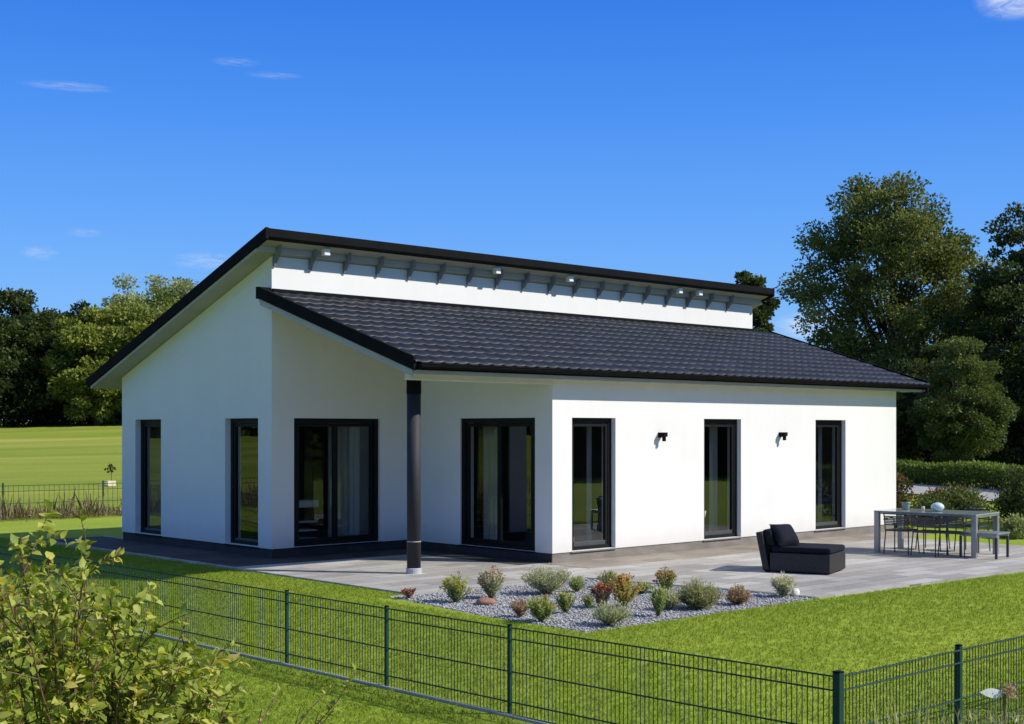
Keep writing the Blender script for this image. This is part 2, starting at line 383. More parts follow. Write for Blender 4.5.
# ------------------------------------------------------------------ terrain
def sm(t): t = np.clip(t, 0, 1); return t * t * (3 - 2 * t)
def gz(x, y):
    x = np.asarray(x, float); y = np.asarray(y, float)
    a = np.clip((-1.98 - x) / 2.22, 0, None); b = np.clip((-9.4 - y) / 4.4, 0, None)
    s = np.maximum(a, b)
    z = -.185 - .345 * sm(s) - .035 * np.clip((s - 1) * 2.9, 0, 12)
    back = np.clip((y - 3) / 6, 0, 1)                       # at the back the garden lies level
    z = z * (1 - back) + (-.22) * back
    z = z + .035 * np.clip(y - 14, 0, 66) * sm((y - 14) / 6)
    z = z + .60 * sm((x - 12) / 9) * sm((8 - y) / 6)
    z = z + np.clip(.036 * (x - 25), -.8, 1.0) * sm((y - 30) / 45) * sm((110 - np.abs(x)) / 40)
    return z
def build_ground():
    xs = np.unique(np.concatenate([np.arange(-16, 24.01, .4), np.arange(-60, -16, 4), np.arange(24, 110, 4), [-1500, -600, -250, -120, 160, 300, 700, 1500]]))
    ys = np.unique(np.concatenate([np.arange(-18, 18.01, .4), np.arange(-70, -18, 4), np.arange(18, 110, 4), [-1500, -600, -250, -120, 160, 300, 700, 1500]]))
    X, Y = np.meshgrid(xs, ys, indexing='ij')
    V = np.stack([X, Y, gz(X, Y)], -1).reshape(-1, 3)
    nx, ny = len(xs), len(ys)
    i, j = np.meshgrid(np.arange(nx - 1), np.arange(ny - 1), indexing='ij')
    a = (i * ny + j).ravel()
    me = fast_mesh('ground', V, np.stack([a, a + ny, a + ny + 1, a + 1], 1))
    o = link('ground', me, 'ground', smooth=True); tag(o, kind='structure')
build_ground()

TZ = -.16                                                   # terrace level; house floor is 0
def slab(name, pts, z, mat, th=.12):
    m = MB(); n = len(pts)
    top = [(x, y, z) for x, y in pts]; bot = [(x, y, z - th) for x, y in pts]
    m.poly(top)
    for i in range(n): m.poly([bot[i], bot[(i + 1) % n], top[(i + 1) % n], top[i]])
    o = m.build(name, mat); tag(o, kind='structure'); return o
BED = [(-1.95, -9.18), (2.27, -9.18), (2.22, -8.2), (1.78, -5.62), (-1.62, -5.36), (-1.9, -7.4)]
TER = [(-1.28, -5.34), (1.78, -5.57), (2.27, -8.2), (2.32, -9.2), (11.7, -9.62), (11.7, -3.0), (2.9, -3.0), (2.9, .2), (.25, .2), (.25, 5.5), (.2, 6.45), (-1.18, 6.45)]
slab('terrace', TER, TZ, 'paving')
slab('paving_border_and_shade', [(2.75, -4.72), (13.3, -4.72), (13.3, -3.6), (2.75, -3.6)], TZ + .004, 'paving_dark')
slab('paving_border_and_shade', [(-1.15, -.75), (2.3, -.95), (2.3, -3.6), (2.88, -3.6), (2.88, .1), (.1, .1), (.1, 6.4), (-1.15, 6.4)], TZ + .004, 'paving_shade')  # border round gable and porch, coloured near black to carry the shade there
slab('gravel_bed', BED, TZ - .024, 'gravel')
def path():
    n, k = 40, 6; V = []; Q = []
    for i in range(n + 1):
        t = i / n; y = -10 + 20 * t; x0 = 16.0 + 6.2 * t
        for j in range(k + 1): x = x0 + 3.4 * j / k; V.append((x, y, float(gz(x, y)) + .03))
    for i in range(n):
        for j in range(k): q = i * (k + 1) + j; Q.append((q, q + 1, q + k + 2, q + k + 1))
    tag(link('gravel_path', fast_mesh('gravel_path', np.array(V), np.array(Q)), 'kerb'), kind='structure')
path()
def kerb(pts, w, z, h):
    m = MB()
    for (x0, y0), (x1, y1) in zip(pts[:-1], pts[1:]):
        d = Vector((x1 - x0, y1 - y0, 0)); c = Vector(((x0 + x1) / 2, (y0 + y1) / 2, z)); l = d.length / 2
        d.normalize(); m.obox(c, d * (l - .004), Vector((-d.y, d.x, 0)) * w / 2, (0, 0, h / 2))
    return m
def kerb_pieces():
    m = MB()
    y = -13.72
    while y < 2.8:
        zz = float(gz(-4.33, y + .5)) + .015
        m.box(-4.345, -4.30, y + .003, y + .997, zz - .12, zz + .004); y += 1.0
    x = -4.29
    while x < 9.5:
        zz = float(gz(x + .5, -13.86)) + .01
        m.box(x + .003, x + .997, -13.91, -13.83, zz - .12, zz + .03); x += 1.0
    tag(m.build('kerb_strip', 'kerb', bevel=.006), kind='structure')
kerb_pieces()
kb = kerb([(2.31, -9.2), (2.26, -8.2), (1.79, -5.6), (-1.66, -5.35)], .03, TZ - .03, .05)
tag(kb.build('bed_edging', 'kerb'), kind='structure')

def pebbles():
    rng = np.random.default_rng(5)
    n = 15000
    P = np.stack([rng.uniform(-1.95, 2.27, n), rng.uniform(-9.18, -5.35, n)], 1)
    def inside(p):
        ok = np.zeros(len(p), bool); m = len(BED)
        for i in range(m):
            (x0, y0), (x1, y1) = BED[i], BED[(i + 1) % m]
            c = ((y0 > p[:, 1]) != (y1 > p[:, 1])) & (p[:, 0] < (x1 - x0) * (p[:, 1] - y0) / (y1 - y0 + 1e-12) + x0)
            ok ^= c
        return ok
    P = P[inside(P)]; n = len(P)
    oct_v = np.array([(1, 0, 0), (0, 1, 0), (-1, 0, 0), (0, -1, 0), (0, 0, 1), (0, 0, -1)], float)
    oct_f = np.array([(0, 1, 4), (1, 2, 4), (2, 3, 4), (3, 0, 4), (1, 0, 5), (2, 1, 5), (3, 2, 5), (0, 3, 5)])
    s = rng.uniform(.008, .021, n)[:, None, None] * rng.uniform(.7, 1.3, (n, 6, 1))
    an = rng.uniform(0, 6.28, n); c, si = np.cos(an), np.sin(an)
    V = oct_v[None] * s; V[..., 2] *= .6
    V = np.stack([V[..., 0] * c[:, None] - V[..., 1] * si[:, None], V[..., 0] * si[:, None] + V[..., 1] * c[:, None], V[..., 2]], -1)
    V += np.concatenate([P, np.full((n, 1), TZ - .017)], 1)[:, None]
    Q = (oct_f[None] + 6 * np.arange(n)[:, None, None]).reshape(-1, 3)
    me = fast_mesh('gravel', V.reshape(-1, 3), Q, np.repeat(rng.random(n), 8))
    tag(link('gravel', me, 'pebble'), 'loose grey gravel covering the planting bed', kind='stuff')
pebbles()

# ------------------------------------------------------------------ grass (stuff): tufts instanced by geometry nodes
def grass():
    rng = np.random.default_rng(3)
    n = 18
    P = np.concatenate([rng.normal(0, .030, (n, 2)), np.zeros((n, 1))], 1)
    D = np.stack([rng.normal(0, .45, n), rng.normal(0, .45, n), np.ones(n)], 1); D = unit(D)
    h = rng.uniform(.016, .036, n)[:, None]; w = rng.uniform(.003, .006, n)[:, None]
    W = unit(np.cross(D, rng.normal(size=(n, 3))))
    bend = np.concatenate([rng.normal(0, .35, (n, 2)), np.zeros((n, 1))], 1) * h
    V = np.stack([P - W * w / 2, P + W * w / 2, P + D * h * .6 + W * w * .4, P + D * h + bend * .6], 1).reshape(-1, 3)
    me = fast_mesh('grass_tuft', V, np.arange(4 * n).reshape(n, 4), rng.random(n) ** 1.5)
    me.materials.append(MAT['blade'])
    tuft = bpy.data.objects.new('grass_tuft', me)          # a source for the instances, in no collection
    def sheet(rects, step=.25):
        Vs, Qs, o = [], [], 0
        for x0, x1, y0, y1 in rects:
            xs = np.linspace(x0, x1, max(2, int((x1 - x0) / step))); ys = np.linspace(y0, y1, max(2, int((y1 - y0) / step)))
            X, Y = np.meshgrid(xs, ys, indexing='ij')
            Vs.append(np.stack([X, Y, gz(X, Y)], -1).reshape(-1, 3))
            i, j = np.meshgrid(np.arange(len(xs) - 1), np.arange(len(ys) - 1), indexing='ij'); a = (i * len(ys) + j).ravel() + o
            Qs.append(np.stack([a, a + len(ys), a + len(ys) + 1, a + 1], 1)); o += X.size
        return fast_mesh('grass', np.concatenate(Vs), np.concatenate(Qs))
    def spread(name, rects, dens, label, scale):
        o = bpy.data.objects.new(name, sheet(rects)); COL.objects.link(o)
        o.data.materials.append(MAT['blade'])
        ng = bpy.data.node_groups.new(name + '_nodes', 'GeometryNodeTree')
        ng.interface.new_socket('Geometry', in_out='INPUT', socket_type='NodeSocketGeometry')
        ng.interface.new_socket('Geometry', in_out='OUTPUT', socket_type='NodeSocketGeometry')
        N = ng.nodes
        gi = N.new('NodeGroupInput'); go = N.new('NodeGroupOutput')
        d = N.new('GeometryNodeDistributePointsOnFaces'); d.distribute_method = 'POISSON'; d.inputs['Distance Min'].default_value = .042; d.inputs['Density Max'].default_value = dens
        oi = N.new('GeometryNodeObjectInfo'); oi.inputs['Object'].default_value = tuft; oi.inputs['As Instance'].default_value = True
        ip = N.new('GeometryNodeInstanceOnPoints')
        rv = N.new('FunctionNodeRandomValue'); rv.data_type = 'FLOAT_VECTOR'
        rv.inputs[0].default_value = (-.12, -.12, 0); rv.inputs[1].default_value = (.12, .12, 6.283)
        rs = N.new('FunctionNodeRandomValue'); rs.data_type = 'FLOAT'
        rs.inputs[2].default_value = scale[0]; rs.inputs[3].default_value = scale[1]
        ng.links.new(gi.outputs[0], d.inputs['Mesh']); ng.links.new(d.outputs['Points'], ip.inputs['Points'])
        ng.links.new(oi.outputs['Geometry'], ip.inputs['Instance'])
        ng.links.new(rv.outputs[0], ip.inputs['Rotation']); ng.links.new(rs.outputs[1], ip.inputs['Scale'])
        ng.links.new(ip.outputs[0], go.inputs[0])
        md = o.modifiers.new('spread', 'NODES'); md.node_group = ng
        tag(o, label, kind='stuff')
    spread('garden_grass', [(-4.22, 2.3, -13.78, -9.22), (2.3, 4.2, -13.78, -9.32), (4.2, 6.8, -13.78, -9.43), (6.8, 9.2, -13.78, -9.54), (9.2, 13.5, -13.78, -9.64), (-4.22, -1.98, -9.22, -5.4), (-4.22, -1.32, -5.4, 9)], 480, 'short green grass of the garden lawn inside the fence', (.7, 1.15))
    spread('meadow_grass', [(-9.5, -4.41, -13.8, 1.5), (-11, 4, -17.5, -13.93)], 420, 'short green grass outside the mesh fence', (.75, 1.35))
grass()

# ------------------------------------------------------------------ house
HX, HY, RX, RY, H = 13.19, 5.35, 2.87, -3.782, 2.2          # length, depth of the tall half, recess corner, window head
zt = lambda y: 5.103 - .352 * y                              # top of the tall roof
zl = lambda y: 4.312 + .322 * y                              # top of the low roof
house = empty('house', (0, 0, 0), 0, 'white rendered bungalow with two offset dark tiled roofs and covered terrace', 'house')
def wall(name, o, d, n_in, length, top, openings, th=.32, base=0.0, mat='render'):
    """outer face from point o along d, thickness towards n_in, sloped top(t), openings (t0,t1,z0,z1) with reveals"""
    m = MB(); o = Vector(o); d = Vector(d); n_in = Vector(n_in)
    ts = sorted({0.0, length, *[t for a in openings for t in a[:2]]})
    def P(t, z, k=0): q = o + d * t + n_in * (th * k); return (q.x, q.y, z)
    flip = d.cross(Vector((0, 0, 1))).dot(n_in) > 0
    def face(pts, rev=False):
        m.poly(list(reversed(pts)) if (flip != rev) else pts)
    for t0, t1 in zip(ts[:-1], ts[1:]):
        ops = sorted([a for a in openings if a[0] <= t0 + 1e-6 and a[1] >= t1 - 1e-6], key=lambda a: a[2])
        z = base
        spans = []
        for a in ops: spans.append((z, a[2])); z = a[3]
        for z0, z1 in spans:
            if z1 - z0 > 1e-4:
                face([P(t0, z0), P(t1, z0), P(t1, z1), P(t0, z1)])
                face([P(t0, z0, 1), P(t1, z0, 1), P(t1, z1, 1), P(t0, z1, 1)], True)
        for kk in (0, 1):
            face([P(t0, z, kk), P(t1, z, kk), P(t1, top(t1), kk), P(t0, top(t0), kk)], kk == 1)
    for t0, t1, z0, z1 in openings:
        m.poly([P(t0, z1), P(t1, z1), P(t1, z1, 1), P(t0, z1, 1)]); m.poly([P(t0, z0), P(t1, z0), P(t1, z0, 1), P(t0, z0, 1)])
        m.poly([P(t0, z0), P(t0, z1), P(t0, z1, 1), P(t0, z0, 1)]); m.poly([P(t1, z0), P(t1, z1), P(t1, z1, 1), P(t1, z0, 1)])
    return m.build(name, mat, house)
und_h = lambda y: zt(y) - .19
und_l = lambda y: zl(y) - .20
Z0 = .0
gable_op = [(.42, 1.492, Z0 + .01, H), (3.787, 4.80, Z0 + .01, H)]
wall('gable_wall', (0, 0, 0), (0, 1, 0), (1, 0, 0), HY, lambda t: und_h(t), gable_op)
wall('recess_wall', (.0, 0, 0), (1, 0, 0), (0, 1, 0), RX + .3, lambda t: 4.3, [(.443, 2.27, .01, H)])
wall('clerestory_wall', (0, 0.0, 0), (1, 0, 0), (0, 1, 0), HX, lambda t: und_h(0) + .0, [], base=4.302)
wall('recess_end_wall', (RX, RY, 0), (0, 1, 0), (1, 0, 0), -RY, lambda t: und_l(RY + t) , [(RY * -1 - 3.377, RY * -1 - 1.496, .01, H)])
wall('long_wall', (RX, RY, 0), (1, 0, 0), (0, 1, 0), HX - RX, lambda t: und_l(RY), [(3.321 - RX, 4.369 - RX, .01, H), (6.725 - RX, 7.812 - RX, .01, H), (10.214 - RX, 11.272 - RX, .01, H)])
wall('far_end_wall', (HX, RY, 0), (0, 1, 0), (-1, 0, 0), -RY, lambda t: und_l(RY + t), [])
wall('far_gable_wall', (HX, 0, 0), (0, 1, 0), (-1, 0, 0), HY, lambda t: und_h(t), [])
wall('back_wall', (0, HY, 0), (1, 0, 0), (0, -1, 0), HX, lambda t: und_h(HY), [])
# plinth: set back 15 mm under the render
m = MB()
m.box(.015, HX - .015, .015, HY - .015, -.4, -.002); m.build('plinth', 'plinth_shaded', house)
m = MB(); m.box(RX + .015, HX - .015, RY + .015, .014, -.4, -.002); m.build('plinth', 'plinth', house)
m = MB(); m.box(RX + .004, RX + .0145, RY + .02, -.004, -.4, -.003); m.build('plinth', 'plinth_shaded', house)  # thin dark sheet painting shade on the recess side of the plinth
# rooms seen through the glass: dark lining, floor and ceiling
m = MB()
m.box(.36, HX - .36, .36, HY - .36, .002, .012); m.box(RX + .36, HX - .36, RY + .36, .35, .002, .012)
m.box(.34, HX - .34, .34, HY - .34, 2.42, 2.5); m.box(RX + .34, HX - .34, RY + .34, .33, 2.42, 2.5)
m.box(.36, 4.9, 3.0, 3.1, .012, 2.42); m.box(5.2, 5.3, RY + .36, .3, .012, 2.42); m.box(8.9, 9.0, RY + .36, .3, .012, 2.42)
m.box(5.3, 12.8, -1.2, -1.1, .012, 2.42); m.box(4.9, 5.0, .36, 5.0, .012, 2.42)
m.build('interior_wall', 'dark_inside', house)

def tile_sheet(name, x0, x1, y0, y1, fz, up, parent, pw=.235, ph=.345, amp=.013):
    """pantile relief: a wave across the row, each row lapping over the next; 'up' = y direction towards the ridge"""
    ncol = int(round((x1 - x0) / pw)); nsub = 8
    nx = ncol * nsub + 1
    xs = np.linspace(x0, x1, nx); ph_ = (xs - x0) / (x1 - x0) * ncol
    fr = ph_ % 1.0
    wave = amp * np.where(fr < .42, np.sin(fr / .42 * math.pi), -.25 * np.sin((fr - .42) / .58 * math.pi))
    length = abs(y1 - y0); nrow = int(round(length / ph)); dy = (y1 - y0) / nrow
    rng = np.random.default_rng(11)
    V, Q = [], []; base = 0
    slope = (fz(y1) - fz(y0)) / (y1 - y0)
    for r in range(nrow):
        # row r runs from its low edge (lip) to the upper edge
        ya, yb = (y0 + r * dy, y0 + (r + 1) * dy)
        if up < 0: ya, yb = yb, ya                           # low edge first
        ya = ya - up * .03
        jit = rng.normal(0, .0025, ncol + 1)[np.minimum(np.floor(ph_).astype(int), ncol)]
        low_b = np.stack([xs, np.full(nx, ya), fz(ya) + wave * .9 - .008], 1)
        low_t = np.stack([xs, np.full(nx, ya), fz(ya) + wave + .020 + jit], 1)
        hi = np.stack([xs, np.full(nx, yb), fz(yb) + wave * .9 + .002], 1)
        V += [low_b, low_t, hi]
        i = np.arange(nx - 1)
        for a, b in ((0, 1), (1, 2)):
            A = base + a * nx + i; B = base + b * nx + i
            Q.append(np.stack([A, A + 1, B + 1, B], 1))
        base += 3 * nx
    me = fast_mesh(name, np.concatenate(V), np.concatenate(Q))
    return link(name, me, 'tile', parent)
# tall roof
HXL, HXR, HYF, HYB = -.40, 13.46, -.44, 6.0
ur = MB(); ur.slope(HXL + .06, HXR - .06, -.10, HYB - .03, lambda y: zt(y) - .182, lambda y: zt(y) - .03); ur.slope(HXL + .06, HXR - .06, HYF + .02, -.102, lambda y: zt(y) - .095, lambda y: zt(y) - .03)
upper = ur.build('upper_roof', 'soffit', house)
tile_sheet('roof_tiles', HXL + .02, HXR - .02, HYB + .02, HYF + .06, lambda y: zt(y) + .005, -1, upper)
for xa, xb in ((HXL, HXL + .065), (HXR - .065, HXR)):
    m = MB(); m.slope(xa, xb, HYF + .0, HYB + .03, lambda y: zt(y) - .135, lambda y: zt(y) + .055); m.build('verge_cap', 'black', upper, .008)
m = MB(); m.slope(HXL + .066, HXR - .066, HYF + .002, HYF + .12, lambda y: zt(y) - .10, lambda y: zt(y) + .045)
m.build('ridge_cap', 'black', upper, .008)
for xa, xb in ((HXL + .035, HXL + .059), (HXR - .059, HXR - .035)):
    m = MB(); m.slope(xa, xb, -.10, HYB - .04, lambda y: zt(y) - .188, lambda y: zt(y) - .137); m.build('barge_board', 'soffit', upper)
m = MB(); m.tube([(HXL + .02, HYB + .07, zt(HYB) - .02), (HXR - .02, HYB + .07, zt(HYB) - .02)], .065, 10)
m.build('gutter', 'black', upper, smooth=True)
# rafter ends under the tall eave, with the small lights between them
for i in range(18):
    x = .04 + .716 * i
    m = MB()
    ub = und_h(0)
    yz = [(-.20, zt(-.20) - .098), (-.10, zt(-.1) - .098), (-.104, ub + .01), (-.003, ub + .0), (-.003, ub - .16), (-.04, ub - .18), (-.075, ub - .10), (-.20, zt(-.20) - .22)]
    for sx in (-.022, .022): m.poly([(x + sx, y, z) for y, z in (yz if sx < 0 else yz[::-1])])
    for (ya, za), (yb, zb) in zip(yz, yz[1:] + yz[:1]): m.poly([(x - .022, ya, za), (x + .022, ya, za), (x + .022, yb, zb), (x - .022, yb, zb)])
    m.build('rafter_end', 'bracket', house)
for x in (.92, 4.87, 6.85, 10.25, 10.93):
    m = MB(); m.box(x - .06, x + .06, -.30, -.19, zt(-.25) - .215, zt(-.25) - .099)
    m.build('eave_light', 'lamp_light', house, .008)
# low roof
LXL, LXR, LYE = -.27, 13.95, -4.12
lr = MB(); lr.slope(LXL + .05, LXR - .05, LYE + .05, -.004, lambda y: zl(y) - .195, lambda y: zl(y) - .03)
lr.slope(LXL + .05, -.012, -.004, .05, lambda y: zl(y) - .195, lambda y: zl(y) - .03); lr.slope(HX + .012, LXR - .05, -.004, .05, lambda y: zl(y) - .195, lambda y: zl(y) - .03)
lower = lr.build('lower_roof', 'soffit', house)
tile_sheet('roof_tiles', LXL + .02, LXR - .02, LYE, -.015, lambda y: zl(y) + .005, 1, lower)
m = MB(); m.slope(LXL, LXL + .06, LYE + .0, -.006, lambda y: zl(y) - .13, lambda y: zl(y) + .07); m.slope(LXL, -.014, -.006, .07, lambda y: zl(min(y, 0)) - .13, lambda y: zl(min(y, 0)) + .07)
m.build('verge_cap', 'black', lower, .008)
m = MB(); m.slope(LXR - .06, LXR, LYE + .0, .07, lambda y: zl(y) - .13, lambda y: zl(min(y, 0)) + .06); m.build('verge_cap', 'black', lower, .008)
m = MB(); m.slope(LXL + .03, LXL + .049, LYE + .06, -.006, lambda y: zl(y) - .235, lambda y: zl(y) - .132); m.build('barge_board', 'soffit', lower)
m = MB(); m.slope(LXR - .049, LXR - .03, LYE + .06, -.006, lambda y: zl(y) - .205, lambda y: zl(y) - .132); m.build('barge_board', 'soffit', lower)
m = MB(); m.box(.0, HX, -.035, -.003, zl(0) - .0, zl(0) + .055)
m.build('flashing', 'black', lower)
m = MB()
gx0, gx1, gy, gzz, gr_ = LXL + .07, LXR + .02, LYE - .035, zl(LYE) - .035, .065
n = 9
for i in range(n):                                          # half-round gutter trough, with thickness
    a0 = math.pi + math.pi * i / n; a1 = math.pi + math.pi * (i + 1) / n
    for r, rev in ((gr_, False), (gr_ - .008, True)):
        p = [(gx0, gy + r * math.cos(a0), gzz + r * math.sin(a0)), (gx1, gy + r * math.cos(a0), gzz + r * math.sin(a0)), (gx1, gy + r * math.cos(a1), gzz + r * math.sin(a1)), (gx0, gy + r * math.cos(a1), gzz + r * math.sin(a1))]
        m.poly(p if not rev else p[::-1])
for gx in (gx0, gx1): m.poly([(gx, gy + gr_ * math.cos(math.pi + math.pi * i / n), gzz + gr_ * math.sin(math.pi + math.pi * i / n)) for i in range(n + 1)])
m.tube([(gx0, gy - gr_, gzz + .004), (gx1, gy - gr_, gzz + .004)], .010, 6)
m.box(gx0 + .02, LXR - .08, LYE + .01, LYE + .045, zl(LYE) - .12, zl(LYE) - .0)
gut = m.build('gutter', 'black', lower)
m = MB()
m.tube([(HX + .62, gy, gzz - .05), (HX + .62, gy, gzz - .14), (HX + .50, gy + .12, gzz - .24), (HX + .14, RY + .05, gzz - .36), (HX + .07, RY + .12, gzz - .46), (HX + .07, RY + .12, TZ + .02)], .042, 10)
m.build('downpipe', 'black', house, smooth=True)
for i in range(15):
    x = RX + .16 + .74 * i
    if x > LXR - .2: break
    m = MB(); m.hexa([(x - .04, LYE + .10, zl(LYE) - .175), (x + .04, LYE + .10, zl(LYE) - .175), (x + .04, RY - .003, und_l(RY) - .085), (x - .04, RY - .003, und_l(RY) - .085), (x - .04, LYE + .10, und_l(LYE + .1) - .001), (x + .04, LYE + .10, und_l(LYE + .1) - .001), (x + .04, RY - .003, und_l(RY) - .001), (x - .04, RY - .003, und_l(RY) - .001)])
    m.build('rafter_end', 'beam', house)
# beam and post of the covered terrace
m = MB(); m.box(LXL + .2, RX - .003, RY - .01, RY + .12, und_l(RY) - .16, und_l(RY) - .02)
m.build('beam', 'beam', house, .006)
px, py = .30, -3.42
ptop = und_l(py) - .01
m = MB(); m.lathe([(.105, .06), (.105, 2.72)], (px, py, TZ), 24)
post = m.build('support_post', 'post_grey', house)
post.data.polygons.foreach_set('use_smooth', [len(p.vertices) == 4 for p in post.data.polygons])
m = MB(); m.lathe([(.112, 2.70), (.112, 3.02)], (px, py, TZ), 24); m.box(px - .2, px + .1, py - .1, py + .1, ptop - .1, ptop)
m.build('post_head', 'black', post)
m = MB(); m.lathe([(.108, .475), (.108, .49)], (px, py, TZ), 24)
m.build('post_ring', 'sill', post)
m = MB(); m.lathe([(.118, 0), (.118, .075), (.107, .085)], (px, py, TZ), 24); m.build('post_base', 'post_base', post)

# windows and doors: frame, pane(s), sill
def window(name, o, d, n_in, w, z0=.01, z1=H, leaves_=1, fr=.085, depth=.09, bottom=.13, sillm='sill_dark'):
    o = Vector(o); d = Vector(d); n = Vector(n_in)
    def bx(mb, t0, t1, za, zb, k0, k1):
        c = o + d * ((t0 + t1) / 2) + n * ((k0 + k1) / 2); mb.obox((c.x, c.y, (za + zb) / 2), d * (t1 - t0) / 2, n * (k1 - k0) / 2, (0, 0, (zb - za) / 2))
    root = None
    m = MB(); e = .003
    bx(m, e, fr, z0 + e, z1 - e, depth, depth + .08); bx(m, w - fr, w - e, z0 + e, z1 - e, depth, depth + .08)
    bx(m, fr + .001, w - fr - .001, z1 - fr, z1 - e, depth, depth + .08); bx(m, fr + .001, w - fr - .001, z0 + e, z0 + .06, depth, depth + .08)
    root = m.build(name, 'frame', house, .004)
    iw = (w - 2 * fr) / leaves_
    for i in range(leaves_):
        a = fr + i * iw + .003; b = fr + (i + 1) * iw - .003; s = .055; kk = depth + .012 + (.03 if i % 2 else 0)
        m = MB()
        bx(m, a, a + s, z0 + .062, z1 - fr - .003, kk, kk + .055); bx(m, b - s, b, z0 + .062, z1 - fr - .003, kk, kk + .055)
        bx(m, a + s + .001, b - s - .001, z1 - fr - .06, z1 - fr - .003, kk, kk + .055)
        m.build('sash', 'frame', root, .004)
        m = MB(); bx(m, a + s + .001, b - s - .001, z0 + .062, z0 + bottom, kk - .002, kk + .055)
        m.build('bottom_rail', 'frame_grey' if leaves_ == 1 else 'frame', root, .004)
        m = MB()
        q = [o + d * t + n * (kk + .03) for t in (a + s - .01, b - s + .01)]
        m.poly([(q[0].x, q[0].y, z0 + bottom - .02), (q[1].x, q[1].y, z0 + bottom - .02), (q[1].x, q[1].y, z1 - fr - .05), (q[0].x, q[0].y, z1 - fr - .05)])
        m.build('pane', 'glass', root)
        if i == leaves_ - 1:
            m = MB(); bx(m, a + .02, a + .036, .98, 1.10, kk + .056, kk + .075); m.build('handle', 'post_base', root, .002)
    m = MB(); bx(m, -.02, w + .02, z0 - .026, z0 - .004, -.015, depth + .0)
    m.build('sill', sillm, root, .004)
    return root
for t0, t1 in ((3.321, 4.369), (6.725, 7.812), (10.214, 11.272)):
    window('window', (t0, RY, 0), (1, 0, 0), (0, 1, 0), t1 - t0)
for t0, t1, _, _ in gable_op:
    window('window', (0, t0, 0), (0, 1, 0), (1, 0, 0), t1 - t0, bottom=.1, depth=.11, sillm='frame')
window('patio_door', (.443, 0, 0), (1, 0, 0), (0, 1, 0), 2.27 - .443, leaves_=2, bottom=.12, depth=.05, sillm='frame')
window('patio_door', (RX, -3.377, 0), (0, 1, 0), (1, 0, 0), 3.377 - 1.496, leaves_=2, bottom=.12, depth=.03, sillm='frame')
for x in (5.45, 8.98):
    m = MB(); m.box(x + .01, x + .10, RY - .06, RY + .004, 1.865, 1.955)
    lp = m.build('wall_lamp', 'black', house, .004)
    m = MB(); m.lathe([(.034, 0), (.034, .13)], (x + .055, RY - .100, 1.80), 14); m.box(x + .005, x + .105, RY - .14, RY - .061, 1.88, 1.955)
    m.build('lamp_head', 'black', lp)

# things inside the rooms
def curtain(o, d, w, label, z0=.05, z1=2.12):
    o = Vector(o); d = Vector(d); nn = Vector((-d.y, d.x, 0)); m = MB(); k = int(w / .02)
    for i in range(k):
        a = [o + d * (w * j / k) + nn * .025 * math.sin(j * .9 + .6 * math.sin(j * .23)) for j in (i, i + 1)]
        m.poly([(a[0].x, a[0].y, z0), (a[1].x, a[1].y, z0), (a[1].x, a[1].y, z1), (a[0].x, a[0].y, z1)])
    tag(m.build('curtain', 'curtain', None, smooth=True), label, 'curtain', 'curtains behind the glass')
curtain((1.42, .40, 0), (1, 0, 0), .72, 'sheer pale curtain behind the right pane of the door under the roof')
curtain((RX + .42, -2.0, 0), (0, 1, 0), .40, 'sheer pale curtain in the left pane of the door beside the sunlit corner')
curtain((4.10, RY + .42, 0), (1, 0, 0), .10, 'narrow pale curtain in the window nearest the sunlit corner')
curtain((7.40, RY + .42, 0), (1, 0, 0), .22, 'pale curtain in the middle window behind the wicker lounger')
curtain((10.92, RY + .42, 0), (1, 0, 0), .12, 'narrow pale curtain in the window nearest the dining table')
t = empty('sideboard', (.95, .80, .012), 0, 'low white sideboard inside behind the left pane of the patio door', 'sideboard')
m = MB(); m.box(-.42, .42, -.2, .2, .62, .74); m.build('top', 'white_paint', t, .008)
m = MB(); m.box(-.40, .40, -.19, .19, .05, .08); m.box(-.40, .40, -.19, .19, .2, .225); m.box(-.40, .40, -.19, .19, .35, .375); m.build('shelf', 'white_paint', t)
for s_ in (-1, 1):
    m = MB(); m.box(s_ * .405 - .015, s_ * .405 + .015, -.19, .19, 0, .62); m.build('side_panel', 'charcoal', t)
m = MB(); m.lathe([(.05, 0), (.11, .05), (.14, .12), (.13, .12), (.09, .05), (.04, .015)], (.82, .78, .754), 18)
tag(m.build('bowl', 'white_paint', None, smooth=True), 'white bowl standing on the indoor sideboard', 'bowl')
m = MB(); m.lathe([(.03, 0), (.075, .06), (.085, .12), (.04, .2), (.05, .25), (.035, .25)], (3.62, RY + .5, .20), 18)
tag(m.build('vase', 'white_paint', None, smooth=True), 'small white vase on the yellow box inside the window nearest the corner', 'vase')
m = MB(); m.box(3.42, 3.78, RY + .40, RY + .62, .013, .199); tag(m.build('box', 'yellow', None, .01), 'yellow box low behind the window nearest the sunlit corner', 'box')
m = MB(); m.lathe([(.02, 0), (.05, .01), (.03, .03), (.03, .28), (.14, .36), (.16, .48), (.15, .48), (.1, .38)], (7.22, RY + .55, .013), 18)
tag(m.build('planter', 'white_paint', None, smooth=True), 'white footed planter low behind the middle window', 'planter')
m = MB(); m.lathe([(.04, 0), (.11, .3), (.11, .45), (.09, .45), (.09, .31)], (10.48, RY + .55, .55), 14)
m2 = MB(); m2.box(10.3, 10.66, RY + .42, RY + .7, .5, .548); 
st = empty('stool', (10.48, RY + .56, .013), 0, 'small dark stool inside behind the window nearest the dining table', 'stool')
m2 = MB(); m2.box(-.17, .17, -.14, .14, .48, .53); m2.build('seat', 'charcoal', st, .006)
for sx in (-1, 1):
    for sy in (-1, 1):
        q = MB(); q.tube([(sx * .14, sy * .11, 0), (sx * .12, sy * .1, .48)], .015, 8); q.build('leg', 'charcoal', st)
